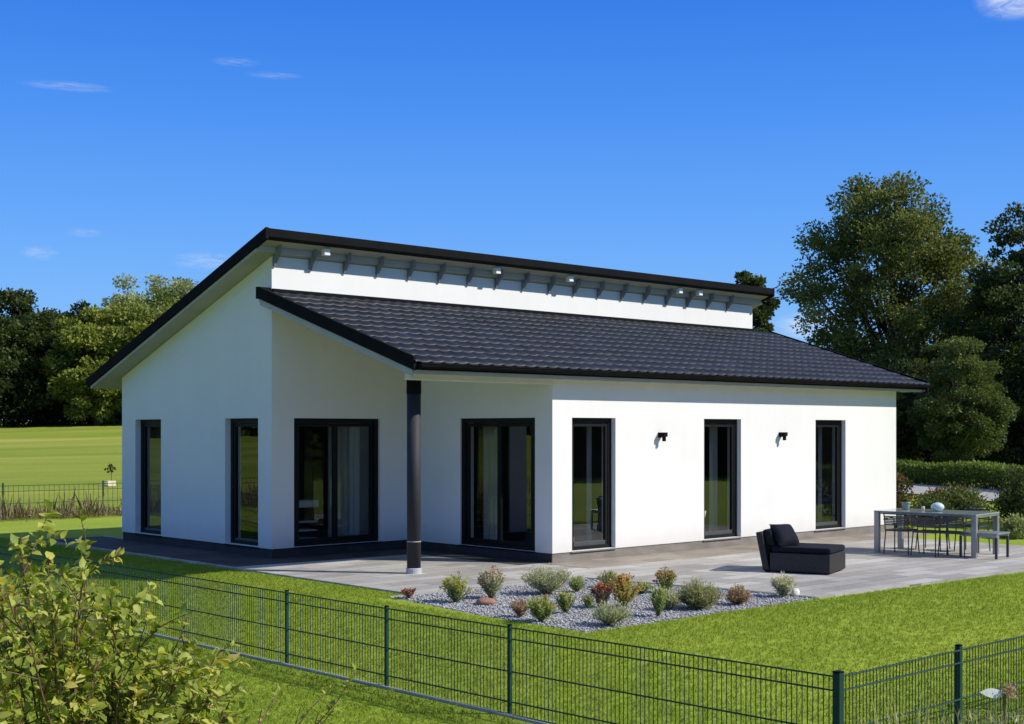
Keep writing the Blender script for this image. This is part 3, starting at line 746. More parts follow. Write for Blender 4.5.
tag(m.build('flower_pot', 'fl_red', None, smooth=True), 'red pot on the stool inside the window nearest the dining table', 'pot')

# ------------------------------------------------------------------ terrace furniture
ch = empty('lounge_chair', (4.32, -6.86, TZ), 0, 'low dark wicker lounge chair with navy pads facing the lawn', 'lounge chair')
ca, sa = .317, -.949                                        # seat runs along (ca,sa) from the back to the foot end
def cb(name, l0, l1, w0, w1, z0, z1, mat, bev, par=ch, lean=0):
    m = MB(); l = Vector((ca, sa, 0)); w = Vector((-sa, ca, 0))
    def P(a, b, z): q = l * a + w * b; return (q.x, q.y, z)
    s = lean * (z1 - z0)
    m.hexa([P(l0, w0, z0), P(l1, w0, z0), P(l1, w1, z0), P(l0, w1, z0), P(l0 - s, w0, z1), P(l1 - s, w0, z1), P(l1 - s, w1, z1), P(l0 - s, w1, z1)])
    return m.build(name, mat, par, bev)
cb('base', .11, 1.03, 0, .90, .02, .30, 'wicker', .012)
cb('backrest', .0, .107, 0, .90, .02, .60, 'wicker', .02, lean=.20)
cb('back_pad', .045, .18, .04, .86, .40, .64, 'charcoal', .035, lean=.30)
cb('seat_pad', .13, 1.035, .02, .88, .302, .395, 'navy', .035)
for a, b in ((.06, .06), (.92, .06), (.06, .84), (.92, .84)):
    q = Vector((ca, sa, 0)) * a + Vector((-sa, ca, 0)) * b
    m = MB(); m.box(q.x - .03, q.x + .03, q.y - .03, q.y + .03, 0, .022); m.build('foot', 'black', ch)
# scatter cushion leaning on the back pad
def cushion():
    n = 12; V = []; Q = []
    for s in (1, -1):
        for i in range(n + 1):
            for j in range(n + 1):
                u, v = i / n * 2 - 1, j / n * 2 - 1
                puff = .085 * (max(0, (1 - u ** 4)) * max(0, (1 - v ** 4))) ** .5
                pin = 1 - .06 * (1 - abs(u * v))
                V.append((u * .215 * (pin if abs(v) > .5 else pin), s * puff + .004 * math.sin(5 * u + 3 * v), v * .200 * pin))
    m = MB(); m.v = V
    for s in (0, 1):
        o = s * (n + 1) ** 2
        for i in range(n):
            for j in range(n):
                a = o + i * (n + 1) + j; f = (a, a + 1, a + n + 2, a + n + 1); m.f.append(f if s == 0 else f[::-1])
    ob = m.build('cushion', 'navy', None, smooth=True)
    tag(ob, 'square navy scatter cushion propped on the wicker lounge chair', 'cushion')
    c = Vector((4.32, -6.86, TZ)) + Vector((ca, sa, 0)) * .27 + Vector((-sa, ca, 0)) * .24
    ob.location = (c.x, c.y, TZ + .395 + .160)
    ob.rotation_euler = (Matrix.Rotation(rad(170), 3, 'Z') @ Matrix.Rotation(rad(38), 3, 'X') @ Matrix.Rotation(rad(-2), 3, 'Y')).to_euler()
cushion()

tb = empty('dining_table', (9.10, -7.04, TZ), rad(6.3), 'long outdoor dining table with grey glass top and square metal legs', 'table')
tx, ty, th_ = .52, .92, .735
m = MB(); m.box(-tx, tx, -ty, ty, th_ - .022, th_); m.build('tabletop', 'table_glass', tb, .004)
m = MB()
for s in (-1, 1): m.box(s * (tx - .045) - .02, s * (tx - .045) + .02, -ty + .09, ty - .09, th_ - .06, th_ - .024)
for s in (-1, 1): m.box(-tx + .09, tx - .09, s * (ty - .03) - .02, s * (ty - .03) + .02, th_ - .06, th_ - .024)
m.build('apron', 'table_metal', tb, .003)
for sx in (-1, 1):
    for sy in (-1, 1):
        m = MB(); m.box(sx * (tx - .045) - .043, sx * (tx - .045) + .043, sy * (ty - .045) - .043, sy * (ty - .045) + .043, 0, th_ - .023); m.build('leg', 'table_metal', tb, .004)

def make_chair(label, x, y, rz, hgt=.70):
    """slim metal garden chair, facing local +x"""
    r = empty('garden_chair', (x, y, TZ), rz, label, 'chair', 'metal garden chairs around the table')
    m = MB()
    for i in range(7): m.box(-.19 + i * .058, -.19 + i * .058 + .046, -.20, .20, .415, .427)
    m.build('seat', 'chair_metal', r)
    m = MB()
    m.tube([(-.2, -.21, .408), (.2, -.21, .408), (.2, .21, .408), (-.2, .21, .408), (-.2, -.21, .408)], .011, 8); m.build('seat_frame', 'chair_metal', r)
    m = MB()
    for i in range(6):
        z = .50 + i * (hgt - .53) / 6; dx = -.215 - .06 * (z - .42) / .4
        m.obox((dx, 0, z + .012), (.004, 0, 0), (0, .205, 0), (0, 0, (hgt - .53) / 6 * .40))
    m.build('backrest', 'chair_metal', r)
    m = MB()
    for s in (-1, 1): m.tube([(-.2, s * .21, .41), (-.26, s * .21, hgt)], .011, 8)
    m.tube([(-.26, -.21, hgt), (-.26, .21, hgt)], .011, 8); m.build('back_frame', 'chair_metal', r)
    for sx in (-1, 1):
        for sy in (-1, 1):
            q = MB(); q.tube([(sx * .19, sy * .205, .405), (sx * .235, sy * .225, 0)], .011, 8); q.build('leg', 'chair_metal', r)
    for s in (-1, 1):
        q = MB(); q.tube([(-.235, s * .225, .60), (.16, s * .235, .615), (.2, s * .225, .58), (.195, s * .21, .41)], .010, 8); q.build('armrest', 'chair_metal', r)
    return r
def copy_tree(o, parent=None):
    c = o.copy(); COL.objects.link(c); c.parent = parent
    for chd in list(o.children): copy_tree(chd, c)
    return c
c0 = make_chair('dark metal garden chair nearest the house on the near long side of the table', 8.60, -6.66, rad(8))
for lab, x, y, rz in (('dark metal garden chair in the middle of the near long side of the table', 8.60, -7.20, rad(3)),
                      ('dark metal garden chair on the near long side next to the bench end', 8.72, -7.62, rad(11)),
                      ('grey metal garden chair on the far side showing its back above the tabletop', 9.88, -7.30, rad(184)),
                      ('dark metal garden chair on the far side half hidden near the pot', 9.76, -6.60, rad(189))):
    c = copy_tree(c0); c.location = (x, y, TZ); c.rotation_euler = (0, 0, rz); c['label'] = lab
    if 'far side showing' in lab: c.scale = (1, 1, 1.12)
bn = empty('bench_seat', (9.02, -7.98, TZ), rad(6), 'grey metal bench sticking out from the right end of the table', 'bench')
m = MB(); m.box(-.27, .29, -.33, .33, .40, .43); m.build('seat', 'table_metal', bn, .006)
m = MB()
for s in (-1, 1): m.box(s * .25 - .018, s * .25 + .018, -.32, .32, .36, .398)
m.build('rail', 'table_metal', bn)
for sx in (-.25, .25):
    for sy in (-.305, .305):
        m = MB(); m.box(sx - .018, sx + .018, sy - .018, sy + .018, 0, .359); m.build('leg', 'chair_metal', bn)
TT = TZ + th_
m = MB(); m.lathe([(.045, 0), (.06, .01), (.07, .12), (.075, .125), (.075, .14), (.062, .14), (.055, .03)], (9.10, -6.45, TT), 20)
tag(m.build('pot', 'pot_grey', None, smooth=True), 'grey blue pot on the house end of the dining table', 'pot')
m = MB(); m.lathe([(.03, 0), (.08, .02), (.115, .065), (.105, .11), (.06, .145), (.02, .155), (.001, .155)], (9.08, -7.08, TT), 20)
tag(m.build('lantern_ball', 'pale_blue', None, smooth=True), 'round pale blue ball ornament on the middle of the dining table', 'ornament')
m = MB(); m.lathe([(.03, 0), (.032, .07), (.028, .075), (.001, .075)], (9.04, -6.82, TT), 12)
tag(m.build('candle', 'cream', None, smooth=True), 'small cream candle between the pot and the blue ball', 'candle')

# ------------------------------------------------------------------ fences
def rod_panel(a, b, h, name, parent, sp=.045, z0=.02, rv=.0040, rh=.0054, lines=(.79, .69, .40, .13, .02)):
    """double-wire mesh between ground points a and b (local to the parent), following the ground"""
    a, b = Vector(a), Vector(b); d = b - a; n = int(d.length / sp); m = MB()
    side = Vector((-d.y, d.x, 0)).normalized() * .007
    def zat(t): return a.z + (b.z - a.z) * t
    for i in range(1, n):
        t = i / n; p = a + d * t
        m.tube([(p.x, p.y, p.z + z0), (p.x, p.y, p.z + h)], rv, 5, False)
    for z in lines:
        for s in (-1, 1):
            m.tube([a + side * s + Vector((0, 0, z)), b + side * s + Vector((0, 0, z))], rh, 5, False)
    return m.build(name, 'fence', parent)
def post_at(p, h, parent, w=.036, d=.034):
    m = MB(); m.box(p[0] - d / 2, p[0] + d / 2, p[1] - w / 2, p[1] + w / 2, p[2] - .2, p[2] + h)
    o = m.build('post', 'fence', parent, .004)
    m = MB(); m.box(p[0] - d / 2 - .001, p[0] + d / 2 + .001, p[1] - w / 2 - .001, p[1] + w / 2 + .001, p[2] + h + .001, p[2] + h + .014); m.build('post_cap', 'black', o, .004)
FXL, FYC = -4.195, -13.82
fl = empty('mesh_fence', (FXL, FYC, 0), 0, 'green wire mesh fence running from the corner post back past the house', 'fence')
ys = [FYC, -10.46, -8.69, -6.93, -1.63, 3.6, 9.0, 14.4]
def G(x, y):
    if x <= FXL + .05: x -= .065 * min(1.2, (y - FYC) / 3.4)
    return (x - FXL, y - FYC, float(gz(x, y)) - .02)
for y0, y1 in zip(ys[:-1], ys[1:]): rod_panel(G(FXL, y0 + .03), G(FXL, y1 - .03), .795, 'mesh_panel', fl)
for y in (-10.46, -8.69, -6.93, 14.4): post_at(G(FXL, y), .805, fl)
post_at(G(FXL, FYC), .82, fl, .06, .06)
fr_ = empty('mesh_fence', (FXL, FYC, 0), 0, 'green wire mesh fence leaving the corner post to the right edge', 'fence')
xs = [FXL, -2.45, -.68, 1.09, 2.86, 4.63, 6.4, 8.17, 9.94]
for x0, x1 in zip(xs[:-1], xs[1:]): rod_panel(G(x0 + (.05 if x0 == FXL else .03), FYC), G(x1 - .03, FYC), .80, 'mesh_panel', fr_)
for x in xs[1:]: post_at(G(x, FYC + .03), .815, fr_, .045, .045)
ff = empty('mesh_fence', (-14, 15.2, 0), 0, 'far dark wire fence with dry weeds between lawn and meadow', 'fence')
A = Vector((-14, 15.2)); Bv = Vector((16, 12.0))
pts = [A.lerp(Bv, i / 12) for i in range(13)]
def G2(p): return (p.x + 14, p.y - 15.2, float(gz(p.x, p.y)))
for p, q in zip(pts[:-1], pts[1:]): rod_panel(G2(p), G2(q), .85, 'mesh_panel', ff, .12, .02, .005, .007, (.84, .70, .40, .05))
for p in pts: post_at(G2(p), .9, ff)

# ------------------------------------------------------------------ plants of the bed
def tuft_plant(name, label, x, y, r, h, mat, seed, n=500, spread=.9, leaf=.05, flowers=None, nf=40, fmat=None, fs=.03, cat='plant', up=.5, ball=False, stems=26, asp=.3, base=TZ - .01):
    rng = np.random.default_rng(seed)
    n = int(n * 2.3); leaf *= .88; r *= 1.0; h *= .98; stems = int(stems * 1.3)
    root = empty(name, (x, y, base), 0, label, cat, 'plants of the gravel bed' if base < 0 else None)
    # stems fan out from the crown of the plant; leaves sit along them
    k = stems
    az = rng.uniform(0, 6.283, k); rr = np.sqrt(rng.uniform(0.02, 1, k)) * r
    hh = h * (1 - .55 * (rr / r) ** 2 * (1 if ball else .7)) * rng.uniform(.72, 1.05, k)
    tip = np.stack([rr * np.cos(az), rr * np.sin(az), hh], 1)
    mid = tip * np.array([.55, .55, .5]) if not ball else tip * np.array([.85, .85, .5])
    root_p = tip * np.array([.12, .12, 0])
    m = MB()
    for i in range(k): m.tube([root_p[i], mid[i], tip[i]], [.006, .005, .0025], 4, False)
    m.build('stem', mat, root)
    at = None
    idx = rng.integers(0, k, n); t = rng.uniform(.06 if ball else .12, 1, n) ** .75
    tt = t[:, None]
    P = root_p[idx] * (1 - tt) ** 2 + 2 * mid[idx] * tt * (1 - tt) + tip[idx] * tt ** 2
    P = P + rng.normal(0, r * .09, (n, 3)); P[:, 2] = np.abs(P[:, 2]) * .98 + .004
    dirv = unit(tip[idx] - root_p[idx]) * up + rng.normal(0, .5, (n, 3)) + np.array([0, 0, .25]) * up
    V, Q = leaves(P, dirv, rng.uniform(.6, 1.2, n) * leaf, rng, asp)
    ti = np.clip(.25 + .5 * (P[:, 2] / h) + rng.normal(0, .2, n), 0, 1)
    link('foliage', fast_mesh('foliage', V, Q, ti), mat, root)
    if fmat:
        j = rng.integers(0, k, nf); c = tip[j] * rng.uniform(.86, 1.03, (nf, 1)) + rng.normal(0, r * .10, (nf, 3)); c[:, 2] = np.maximum(c[:, 2], .3 * h)
        ps, qs, ts = [], [], []
        for p5 in range(6):
            a = p5 * 1.047 + rng.uniform(0, 1, nf)
            D = np.stack([np.cos(a), np.sin(a), rng.uniform(.1, .7, nf)], 1)
            v, q = leaves(c, D, fs * rng.uniform(.7, 1.2, nf), rng, .6); ps.append(v); qs.append(q); ts.append(rng.random(nf))
        V, Q, T = join_q(list(zip(ps, qs, ts)))
        link('flower', fast_mesh('flower', V, Q, T), fmat, root)
    return root
tuft_plant('flowering_perennial', 'small dark red flower clump at the left tip of the gravel bed', -1.55, -5.62, .09, .13, 'bed_brown', 1, 120, leaf=.035, fmat='fl_red', nf=30, fs=.035)
tuft_plant('flowering_perennial', 'airy yellow green perennial with small yellow flowers left of the red stone', -1.35, -6.32, .20, .37, 'bed_green', 2, 620, leaf=.05, fmat='fl_yellow', nf=70, fs=.026)
tuft_plant('flowering_perennial', 'pale grey green perennial topped with pink orange flowers behind the red stone', -.78, -6.36, .18, .42, 'bed_greyg', 3, 700, leaf=.05, fmat='fl_pink', nf=70, fs=.032)
tuft_plant('lavender_bush', 'widest grey green lavender mound in front of the house corner', .08, -6.50, .33, .37, 'bed_greyg', 4, 1700, leaf=.05, fmat='fl_yellow', nf=22, fs=.02, stems=60, asp=.22)
tuft_plant('green_plant', 'small green bush touching the right of the lavender mound', .52, -6.62, .11, .22, 'bed_green', 5, 300, leaf=.045)
tuft_plant('flowering_perennial', 'small brownish pink clump left of the bright green bush at the fence', -1.68, -7.86, .11, .20, 'bed_brown', 6, 320, leaf=.045, fmat='fl_pink', nf=20, fs=.025)
tuft_plant('green_plant', 'bright green bush with orange tips nearest the fence', -1.78, -8.30, .17, .30, 'bed_green', 7, 800, leaf=.055, fmat='fl_orange', nf=14, fs=.03)
tuft_plant('green_plant', 'fresh green upright plant in the middle of the gravel', -1.07, -8.0, .115, .27, 'bed_green', 8, 420, leaf=.05, fmat='fl_yellow', nf=8, fs=.03)
tuft_plant('green_plant', 'tiny green tuft left of the red bush', -.55, -7.86, .085, .17, 'bed_green', 9, 200, leaf=.045)
tuft_plant('flowering_perennial', 'dark red bush left of the yellow orange shrub', -.38, -7.92, .115, .33, 'bed_brown', 10, 380, leaf=.055, fmat='fl_red', nf=60, fs=.04)
tuft_plant('flowering_perennial', 'yellow shrub with orange flushed shoots in the middle of the bed', -.12, -8.05, .21, .40, 'bed_yelg', 11, 1000, leaf=.055, fmat='fl_orange', nf=46, fs=.036)
tuft_plant('lavender_bush', 'low silver green cushion in front of the yellow shrub', -1.42, -9.02, .25, .25, 'bed_greyg', 12, 1300, leaf=.045, stems=50, asp=.22)
tuft_plant('green_plant', 'dark olive tuft behind the yellow shrub', 1.2, -6.55, .16, .24, 'bed_olive', 13, 420, leaf=.05)
tuft_plant('green_plant', 'low deep green tuft between the yellow shrub and the orange flowers', 1.0, -7.36, .13, .17, 'bed_green', 14, 320, leaf=.045)
tuft_plant('flowering_perennial', 'upright plant with orange yellow flower heads at the back of the bed', 1.32, -7.5, .15, .36, 'bed_green', 15, 420, leaf=.05, fmat='fl_orange', nf=50, fs=.034)
tuft_plant('green_plant', 'tall narrow green plant left of the big rounded lavender', -.48, -8.93, .10, .40, 'bed_green', 16, 420, leaf=.05)
tuft_plant('lavender_bush', 'big rounded green lavender ball right of the narrow plant', .42, -8.80, .27, .36, 'bed_olive', 17, 2200, leaf=.06, stems=80, ball=True, asp=.16)
tuft_plant('lavender_bush', 'smaller sage green mound leaning on the big lavender ball', .08, -8.62, .17, .24, 'bed_greyg', 18, 700, leaf=.045, stems=36, asp=.22)
tuft_plant('heather_ball', 'compact brown pink ball shaped plant near the wicker lounger', 1.06, -8.9, .155, .25, 'bed_brown', 19, 1300, leaf=.035, stems=60, ball=True, asp=.35)
tuft_plant('silver_plant', 'pale silver spiky plant at the right tip of the bed', 2.12, -8.82, .18, .30, 'bed_silv', 20, 760, leaf=.06, stems=40, asp=.2)
def boulder(name, label, x, y, z, sx, sy, sz, mat, seed, rz=0):
    rng = np.random.default_rng(seed); m = MB(); n, k = 14, 8; ph = rng.uniform(0, 6, 6)
    for j in range(k + 1):
        for i in range(n):
            th = math.pi * j / k; a = 2 * math.pi * i / n
            p = Vector((math.sin(th) * math.cos(a), math.sin(th) * math.sin(a), math.cos(th)))
            rr = 1 + .10 * math.sin(2.3 * p.x * 2 + ph[0]) + .10 * math.sin(3 * p.y + ph[1]) + .07 * math.sin(4 * p.z + ph[2])
            m.v.append((p.x * sx * rr, p.y * sy * rr, p.z * sz * rr))
    for j in range(k):
        for i in range(n): m.f.append((j * n + i, (j + 1) * n + i, (j + 1) * n + (i + 1) % n, j * n + (i + 1) % n))
    o = m.build(name, mat, None, smooth=True); o.location = (x, y, z); o.rotation_euler = (0, 0, rz); tag(o, label, 'stone'); return o
boulder('boulder', 'flat red boulder lying on the grey gravel', -1.2, -6.74, TZ + .01, .15, .11, .065, 'stone_red', 1, .7)
boulder('boulder', 'small white stone beside the silver spiky plant', 2.33, -8.86, TZ + .025, .075, .055, .05, 'white_leaf', 2)

# ------------------------------------------------------------------ trees
def make_tree(name, label, x, y, h, rad_, mat, seed, nl=30000, leaf=.15, clumps=260, trunk=.25, low=.16, shape=1.0, bark='bark', cat='tree', group=None, limbs=34, top=.55, lean=0, loose=1.0, base=None, shell=.55):
    rng = np.random.default_rng(seed)
    z0 = float(gz(x, y)) - .05 if base is None else base
    root = empty(name, (x, y, z0), rng.uniform(0, 6.28), label, cat, group)
    # clump centres inside a lumpy crown envelope
    lob = rng.normal(size=(9, 3)); lob = unit(lob); la = rng.uniform(.10, .34, 9)
    C = []
    zc = h * (low + (1 - low) * .5 * (1 + .0)); hz = h * (1 - low) / 2
    while len(C) < clumps:
        d = unit(rng.normal(size=3)); s = 1 + sum(a * max(0, d @ l) ** 4 for a, l in zip(la, lob)) - .14
        q = (shell + (1 - shell) * rng.random()) if rng.random() < .8 else rng.random() ** .5
        p = d * s * q
        wz = 1 - .32 * max(0, p[2]) * shape - .22 * max(0, -p[2])     # narrower top and skirt
        C.append((p[0] * rad_ * wz + lean * p[2], p[1] * rad_ * wz, min(zc + p[2] * hz, h * .985)))
    C = np.array(C)
    cr = rad_ * .21 * loose * rng.uniform(.55, 1.25, clumps)
    per = rng.multinomial(nl, cr ** 2 / np.sum(cr ** 2))
    idx = np.repeat(np.arange(clumps), per); n = len(idx)
    g = unit(rng.normal(size=(n, 3))) * (rng.random((n, 1)) ** .45)
    g[:, 2] *= .62
    P = C[idx] + g * cr[idx][:, None]
    P[:, 2] = np.maximum(P[:, 2], h * low * .55)
    out = unit(P - np.array([0, 0, h * .45]))
    D = out * .55 + g * .6 + rng.normal(0, .55, (n, 3)) + np.array([0, 0, -.18])
    V, Q = leaves(P, D, leaf * rng.uniform(.65, 1.3, n), rng, .62)
    tc = rng.normal(.45, .17, clumps)
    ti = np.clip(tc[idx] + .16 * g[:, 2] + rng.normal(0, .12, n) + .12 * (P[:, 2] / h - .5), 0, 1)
    m = MB(); th = h * top
    bend = rng.normal(0, .012 * h, 2)
    tp = [(bend[0] * math.sin(2.2 * t), bend[1] * math.sin(1.7 * t), th * t) for t in np.linspace(0, 1, 7)]
    m.tube(tp, [trunk * (1.35 if i == 0 else 1.0) * (1 - .72 * i / 6) for i in range(7)], 10, False)
    sel = rng.choice(clumps, min(limbs, clumps), replace=False)
    for s in sel:
        e = C[s]; t = np.clip((e[2] / th) * .55 + rng.uniform(-.12, .08), low * .9 / top, .97)
        i = min(5, int(t * 6)); f = t * 6 - i
        a = np.array(tp[i]) * (1 - f) + np.array(tp[i + 1]) * f
        mid = a * .5 + e * .5 + np.array([0, 0, .08 * np.linalg.norm(e - a)]) + rng.normal(0, .03 * h, 3) * .5
        r0 = trunk * (1 - .72 * t) * .42
        m.tube([a, a * .25 + mid * .75, mid * .4 + e * .6, e], [r0, r0 * .7, r0 * .4, r0 * .12], 6, False)
    m.build('trunk', bark, root, smooth=True)
    link('crown', fast_mesh('crown', V, Q, ti), mat, root)
    return root
RG = 'trees behind the right end of the house'
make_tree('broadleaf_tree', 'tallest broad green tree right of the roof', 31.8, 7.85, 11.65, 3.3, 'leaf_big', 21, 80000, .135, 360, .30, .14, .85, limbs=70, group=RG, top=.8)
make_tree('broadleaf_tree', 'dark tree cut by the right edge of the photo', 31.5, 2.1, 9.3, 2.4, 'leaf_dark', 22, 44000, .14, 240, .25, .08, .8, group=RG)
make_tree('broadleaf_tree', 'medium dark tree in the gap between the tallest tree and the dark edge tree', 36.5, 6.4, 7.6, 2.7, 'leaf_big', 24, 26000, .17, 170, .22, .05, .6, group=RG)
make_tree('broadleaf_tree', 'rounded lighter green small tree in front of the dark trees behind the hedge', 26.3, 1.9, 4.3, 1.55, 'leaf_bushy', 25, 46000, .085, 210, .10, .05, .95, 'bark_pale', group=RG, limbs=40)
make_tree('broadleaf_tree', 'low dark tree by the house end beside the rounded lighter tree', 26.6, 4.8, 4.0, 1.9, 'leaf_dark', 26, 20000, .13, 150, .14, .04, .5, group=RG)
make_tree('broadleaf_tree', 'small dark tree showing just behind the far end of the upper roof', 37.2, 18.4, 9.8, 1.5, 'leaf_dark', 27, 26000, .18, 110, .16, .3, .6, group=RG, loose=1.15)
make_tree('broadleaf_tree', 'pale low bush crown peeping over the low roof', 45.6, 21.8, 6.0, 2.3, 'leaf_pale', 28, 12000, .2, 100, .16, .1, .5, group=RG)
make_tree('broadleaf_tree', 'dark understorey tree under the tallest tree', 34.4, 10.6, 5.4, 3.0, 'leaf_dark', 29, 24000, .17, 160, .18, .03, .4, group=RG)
# tall dark trunk beside the house end
LG = 'trees along the far edge of the meadow'
for i, (lab, x, y, h, r, mt, lo) in enumerate((
        ('dark tree at the left edge of the photo', 26.0, 81.5, 9.8, 4.2, 'leaf_dark', .05),
        ('tall dark tree second from the left edge', 30.2, 83.0, 10.2, 3.8, 'leaf_dark', .06),
        ('dark tree between two taller dark ones on the left', 33.4, 84.5, 9.6, 4.0, 'leaf_dark', .06),
        ('dark tree behind the first yellow green tree', 37.2, 84.5, 10.0, 4.0, 'leaf_dark', .05),
        ('yellow green tree in front of the dark row', 34.6, 78.0, 8.6, 3.7, 'leaf_mid', .05),
        ('broad yellow green tree beside the roof slope', 38.6, 77.0, 10.2, 4.8, 'leaf_mid', .05),
        ('pale feathery tree rising behind the roof slope', 44.0, 86.0, 12.2, 5.4, 'leaf_pale', .10),
        ('yellow green tree mostly hidden by the house gable', 43.0, 76.0, 9.2, 4.2, 'leaf_mid', .06))):
    make_tree('broadleaf_tree', lab, x, y, h, r, mt, 40 + i, 26000 if mt != 'leaf_pale' else 46000, .30 if mt != 'leaf_pale' else .26, 150, .26, lo, .7, group=LG, loose=1.05, limbs=20)

def undergrowth():
    rng = np.random.default_rng(15); n = 48000
    t = rng.random(n)
    X = 4 + 62 * t; Y = 86 - 3 * np.sin(t * 5) + rng.normal(0, 1.6, n)
    top = 2.4 + 1.2 * np.sin(X * .9) * np.sin(X * .37 + 1)
    Z = gz(X, Y) + top * rng.random(n) ** .8
    V, Q = leaves(np.stack([X, Y, Z], 1), rng.normal(size=(n, 3)), rng.uniform(.16, .36, n), rng, .6)
    tag(link('undergrowth', fast_mesh('undergrowth', V, Q, np.clip(rng.normal(.05, .16, n), 0, 1)), 'leaf_dark'), 'dark undergrowth below the trees at the meadow edge', kind='stuff')
undergrowth()
def understorey():
    rng = np.random.default_rng(16); n = 42000
    t = rng.random(n)
    X = 29.5 + 9.5 * t + rng.normal(0, .7, n); Y = -7 + 24 * t + rng.normal(0, .5, n)
    top = 1.9 + .6 * np.sin(X * 1.9 + Y * .6) + .3 * np.sin(Y * 2.3)
    Z = gz(X, Y) + top * rng.random(n) ** .8
    V, Q = leaves(np.stack([X, Y, Z], 1), rng.normal(size=(n, 3)), rng.uniform(.09, .2, n), rng, .6)
    tag(link('understorey', fast_mesh('understorey', V, Q, np.clip(rng.normal(.2, .2, n), 0, 1)), 'leaf_dark'), 'dark understorey below the trees behind the hedge', kind='stuff')
understorey()
def far_wood():
    """one mass of woodland round the horizon"""
    rng = np.random.default_rng(77); ps = []
    n = 640
    az = np.sort(rng.uniform(0, 2 * math.pi, n))
    for a in az:
        deg = math.degrees(a)
        R = 125 + rng.uniform(-8, 12)
        h = 9 + rng.normal(0, 1.0)
        if 28 < deg < 58: h = 5.5 + rng.normal(0, .6)             # behind the house the wood is lower
        if 260 < deg < 345: R = 52 + rng.uniform(-5, 6); h = 7.5 + rng.normal(0, .8)
        x, y = 4 + R * math.cos(a), R * math.sin(a)
        z = float(gz(x, y))
        k = 170
        g = unit(rng.normal(size=(k, 3))) * rng.random((k, 1)) ** .4
        P = np.stack([x + g[:, 0] * 3.6, y + g[:, 1] * 3.6, z + h * .5 + g[:, 2] * h * .52], 1)
        P[:, 2] = np.maximum(P[:, 2], z + .1)
        V, Q = leaves(P, g + rng.normal(0, .6, (k, 3)), rng.uniform(.8, 1.7, k), rng, .7)
        ps.append((V, Q, np.clip(rng.normal(.3, .12) + rng.normal(0, .12, k), 0, 1)))
    V, Q, T = join_q(ps)
    tag(link('far_wood', fast_mesh('far_wood', V, Q, T), 'leaf_dark'), 'dark distant woodland closing the horizon', kind='stuff')
far_wood()

# ------------------------------------------------------------------ hedge and shrubs at the right
def hedge():
    rng = np.random.default_rng(8)
    root = empty('hedge', (21.3, -2, .24), rad(62), 'long clipped green hedge behind the gravel path', 'hedge')
    n = 70000
    Lh, Wd, Hh = 26, .9, .78
    P = np.stack([rng.uniform(-9, Lh - 9, n), rng.uniform(-Wd / 2, Wd / 2, n), rng.uniform(.02, Hh, n)], 1)
    side = rng.random(n)
    P[side < .4, 2] = Hh - np.abs(rng.normal(0, .05, (side < .4).sum())); m1 = (side >= .4) & (side < .72)
    P[m1, 1] = Wd / 2 * np.sign(rng.normal(size=m1.sum())) + rng.normal(0, .05, m1.sum())
    P[:, 2] += .05 * np.sin(P[:, 0] * 1.3) * (P[:, 2] / Hh) + rng.normal(0, .02, n)
    V, Q = leaves(P, rng.normal(0, .6, (n, 3)) + np.array([0, 0, .5]), rng.uniform(.05, .11, n), rng, .6)
    t = np.clip(.15 + .55 * (P[:, 2] / Hh) ** 2 + rng.normal(0, .15, n), 0, 1)  # leaf tint lightens upwards: the sunlit top is painted in
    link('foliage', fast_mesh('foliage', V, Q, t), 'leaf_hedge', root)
    m = MB()
    for i in range(60):
        x = -8.8 + i * .43; m.tube([(x, 0, -.1), (x + rng.normal(0, .05), rng.normal(0, .05), .35), (x + rng.normal(0, .1), rng.normal(0, .15), .65)], [.02, .015, .006], 5, False)
    m.build('stem', 'bark', root)
hedge()
def shrub(name, label, x, y, r, h, mat, seed, n=3500, leaf=.07, group='garden shrubs right of the house', fmat=None, nf=40):
    rng = np.random.default_rng(seed); z = float(gz(x, y)) - .02
    root = empty(name, (x, y, z), 0, label, 'shrub', group)
    kc = 40
    d = unit(rng.normal(size=(kc, 3))); d[:, 2] = np.abs(d[:, 2])
    C = d * rng.uniform(.55, .95, (kc, 1)) * np.array([r, r, h * .86]) + np.array([0, 0, .1 * h])
    i = rng.integers(0, kc, n); g = unit(rng.normal(size=(n, 3))) * rng.random((n, 1)) ** .5
    P = C[i] + g * r * .30; P[:, 2] = np.maximum(P[:, 2], .01)
    V, Q = leaves(P, g + rng.normal(0, .5, (n, 3)) + np.array([0, 0, .4]), leaf * rng.uniform(.6, 1.3, n), rng, .55)
    tc = rng.normal(.45, .18, kc)
    link('foliage', fast_mesh('foliage', V, Q, np.clip(tc[i] + .25 * (P[:, 2] / h - .5) + rng.normal(0, .12, n), 0, 1)), mat, root)
    m = MB()
    for c in C[:22]: m.tube([(c[0] * .1, c[1] * .1, 0), c * np.array([.55, .55, .6]), c], [.014, .009, .003], 5, False)
    m.build('stem', 'bark', root)
    if fmat:
        P = C[rng.integers(0, kc, nf)] * 1.1 + rng.normal(0, r * .2, (nf, 3)); ps = []
        for q in range(5):
            V, Q = leaves(P, rng.normal(size=(nf, 3)), .07, rng, .7); ps.append((V, Q, rng.random(nf)))
        V, Q, T = join_q(ps); link('flower', fast_mesh('flower', V, Q, T), fmat, root)
shrub('flowering_shrub', 'reddish green shrub against the right end of the house', 13.75, -3.45, .45, 1.35, 'leaf_rust', 31, 3800)
shrub('flowering_shrub', 'green shrub behind the pale blue ball on the table', 15.9, -3.6, .85, .62, 'leaf_bushy', 32, 5200)
shrub('flowering_shrub', 'green shrub with pale pink flowers left of the gravel path', 17.0, -2.9, .7, .42, 'leaf_rust', 33, 3800, fmat='fl_pink')
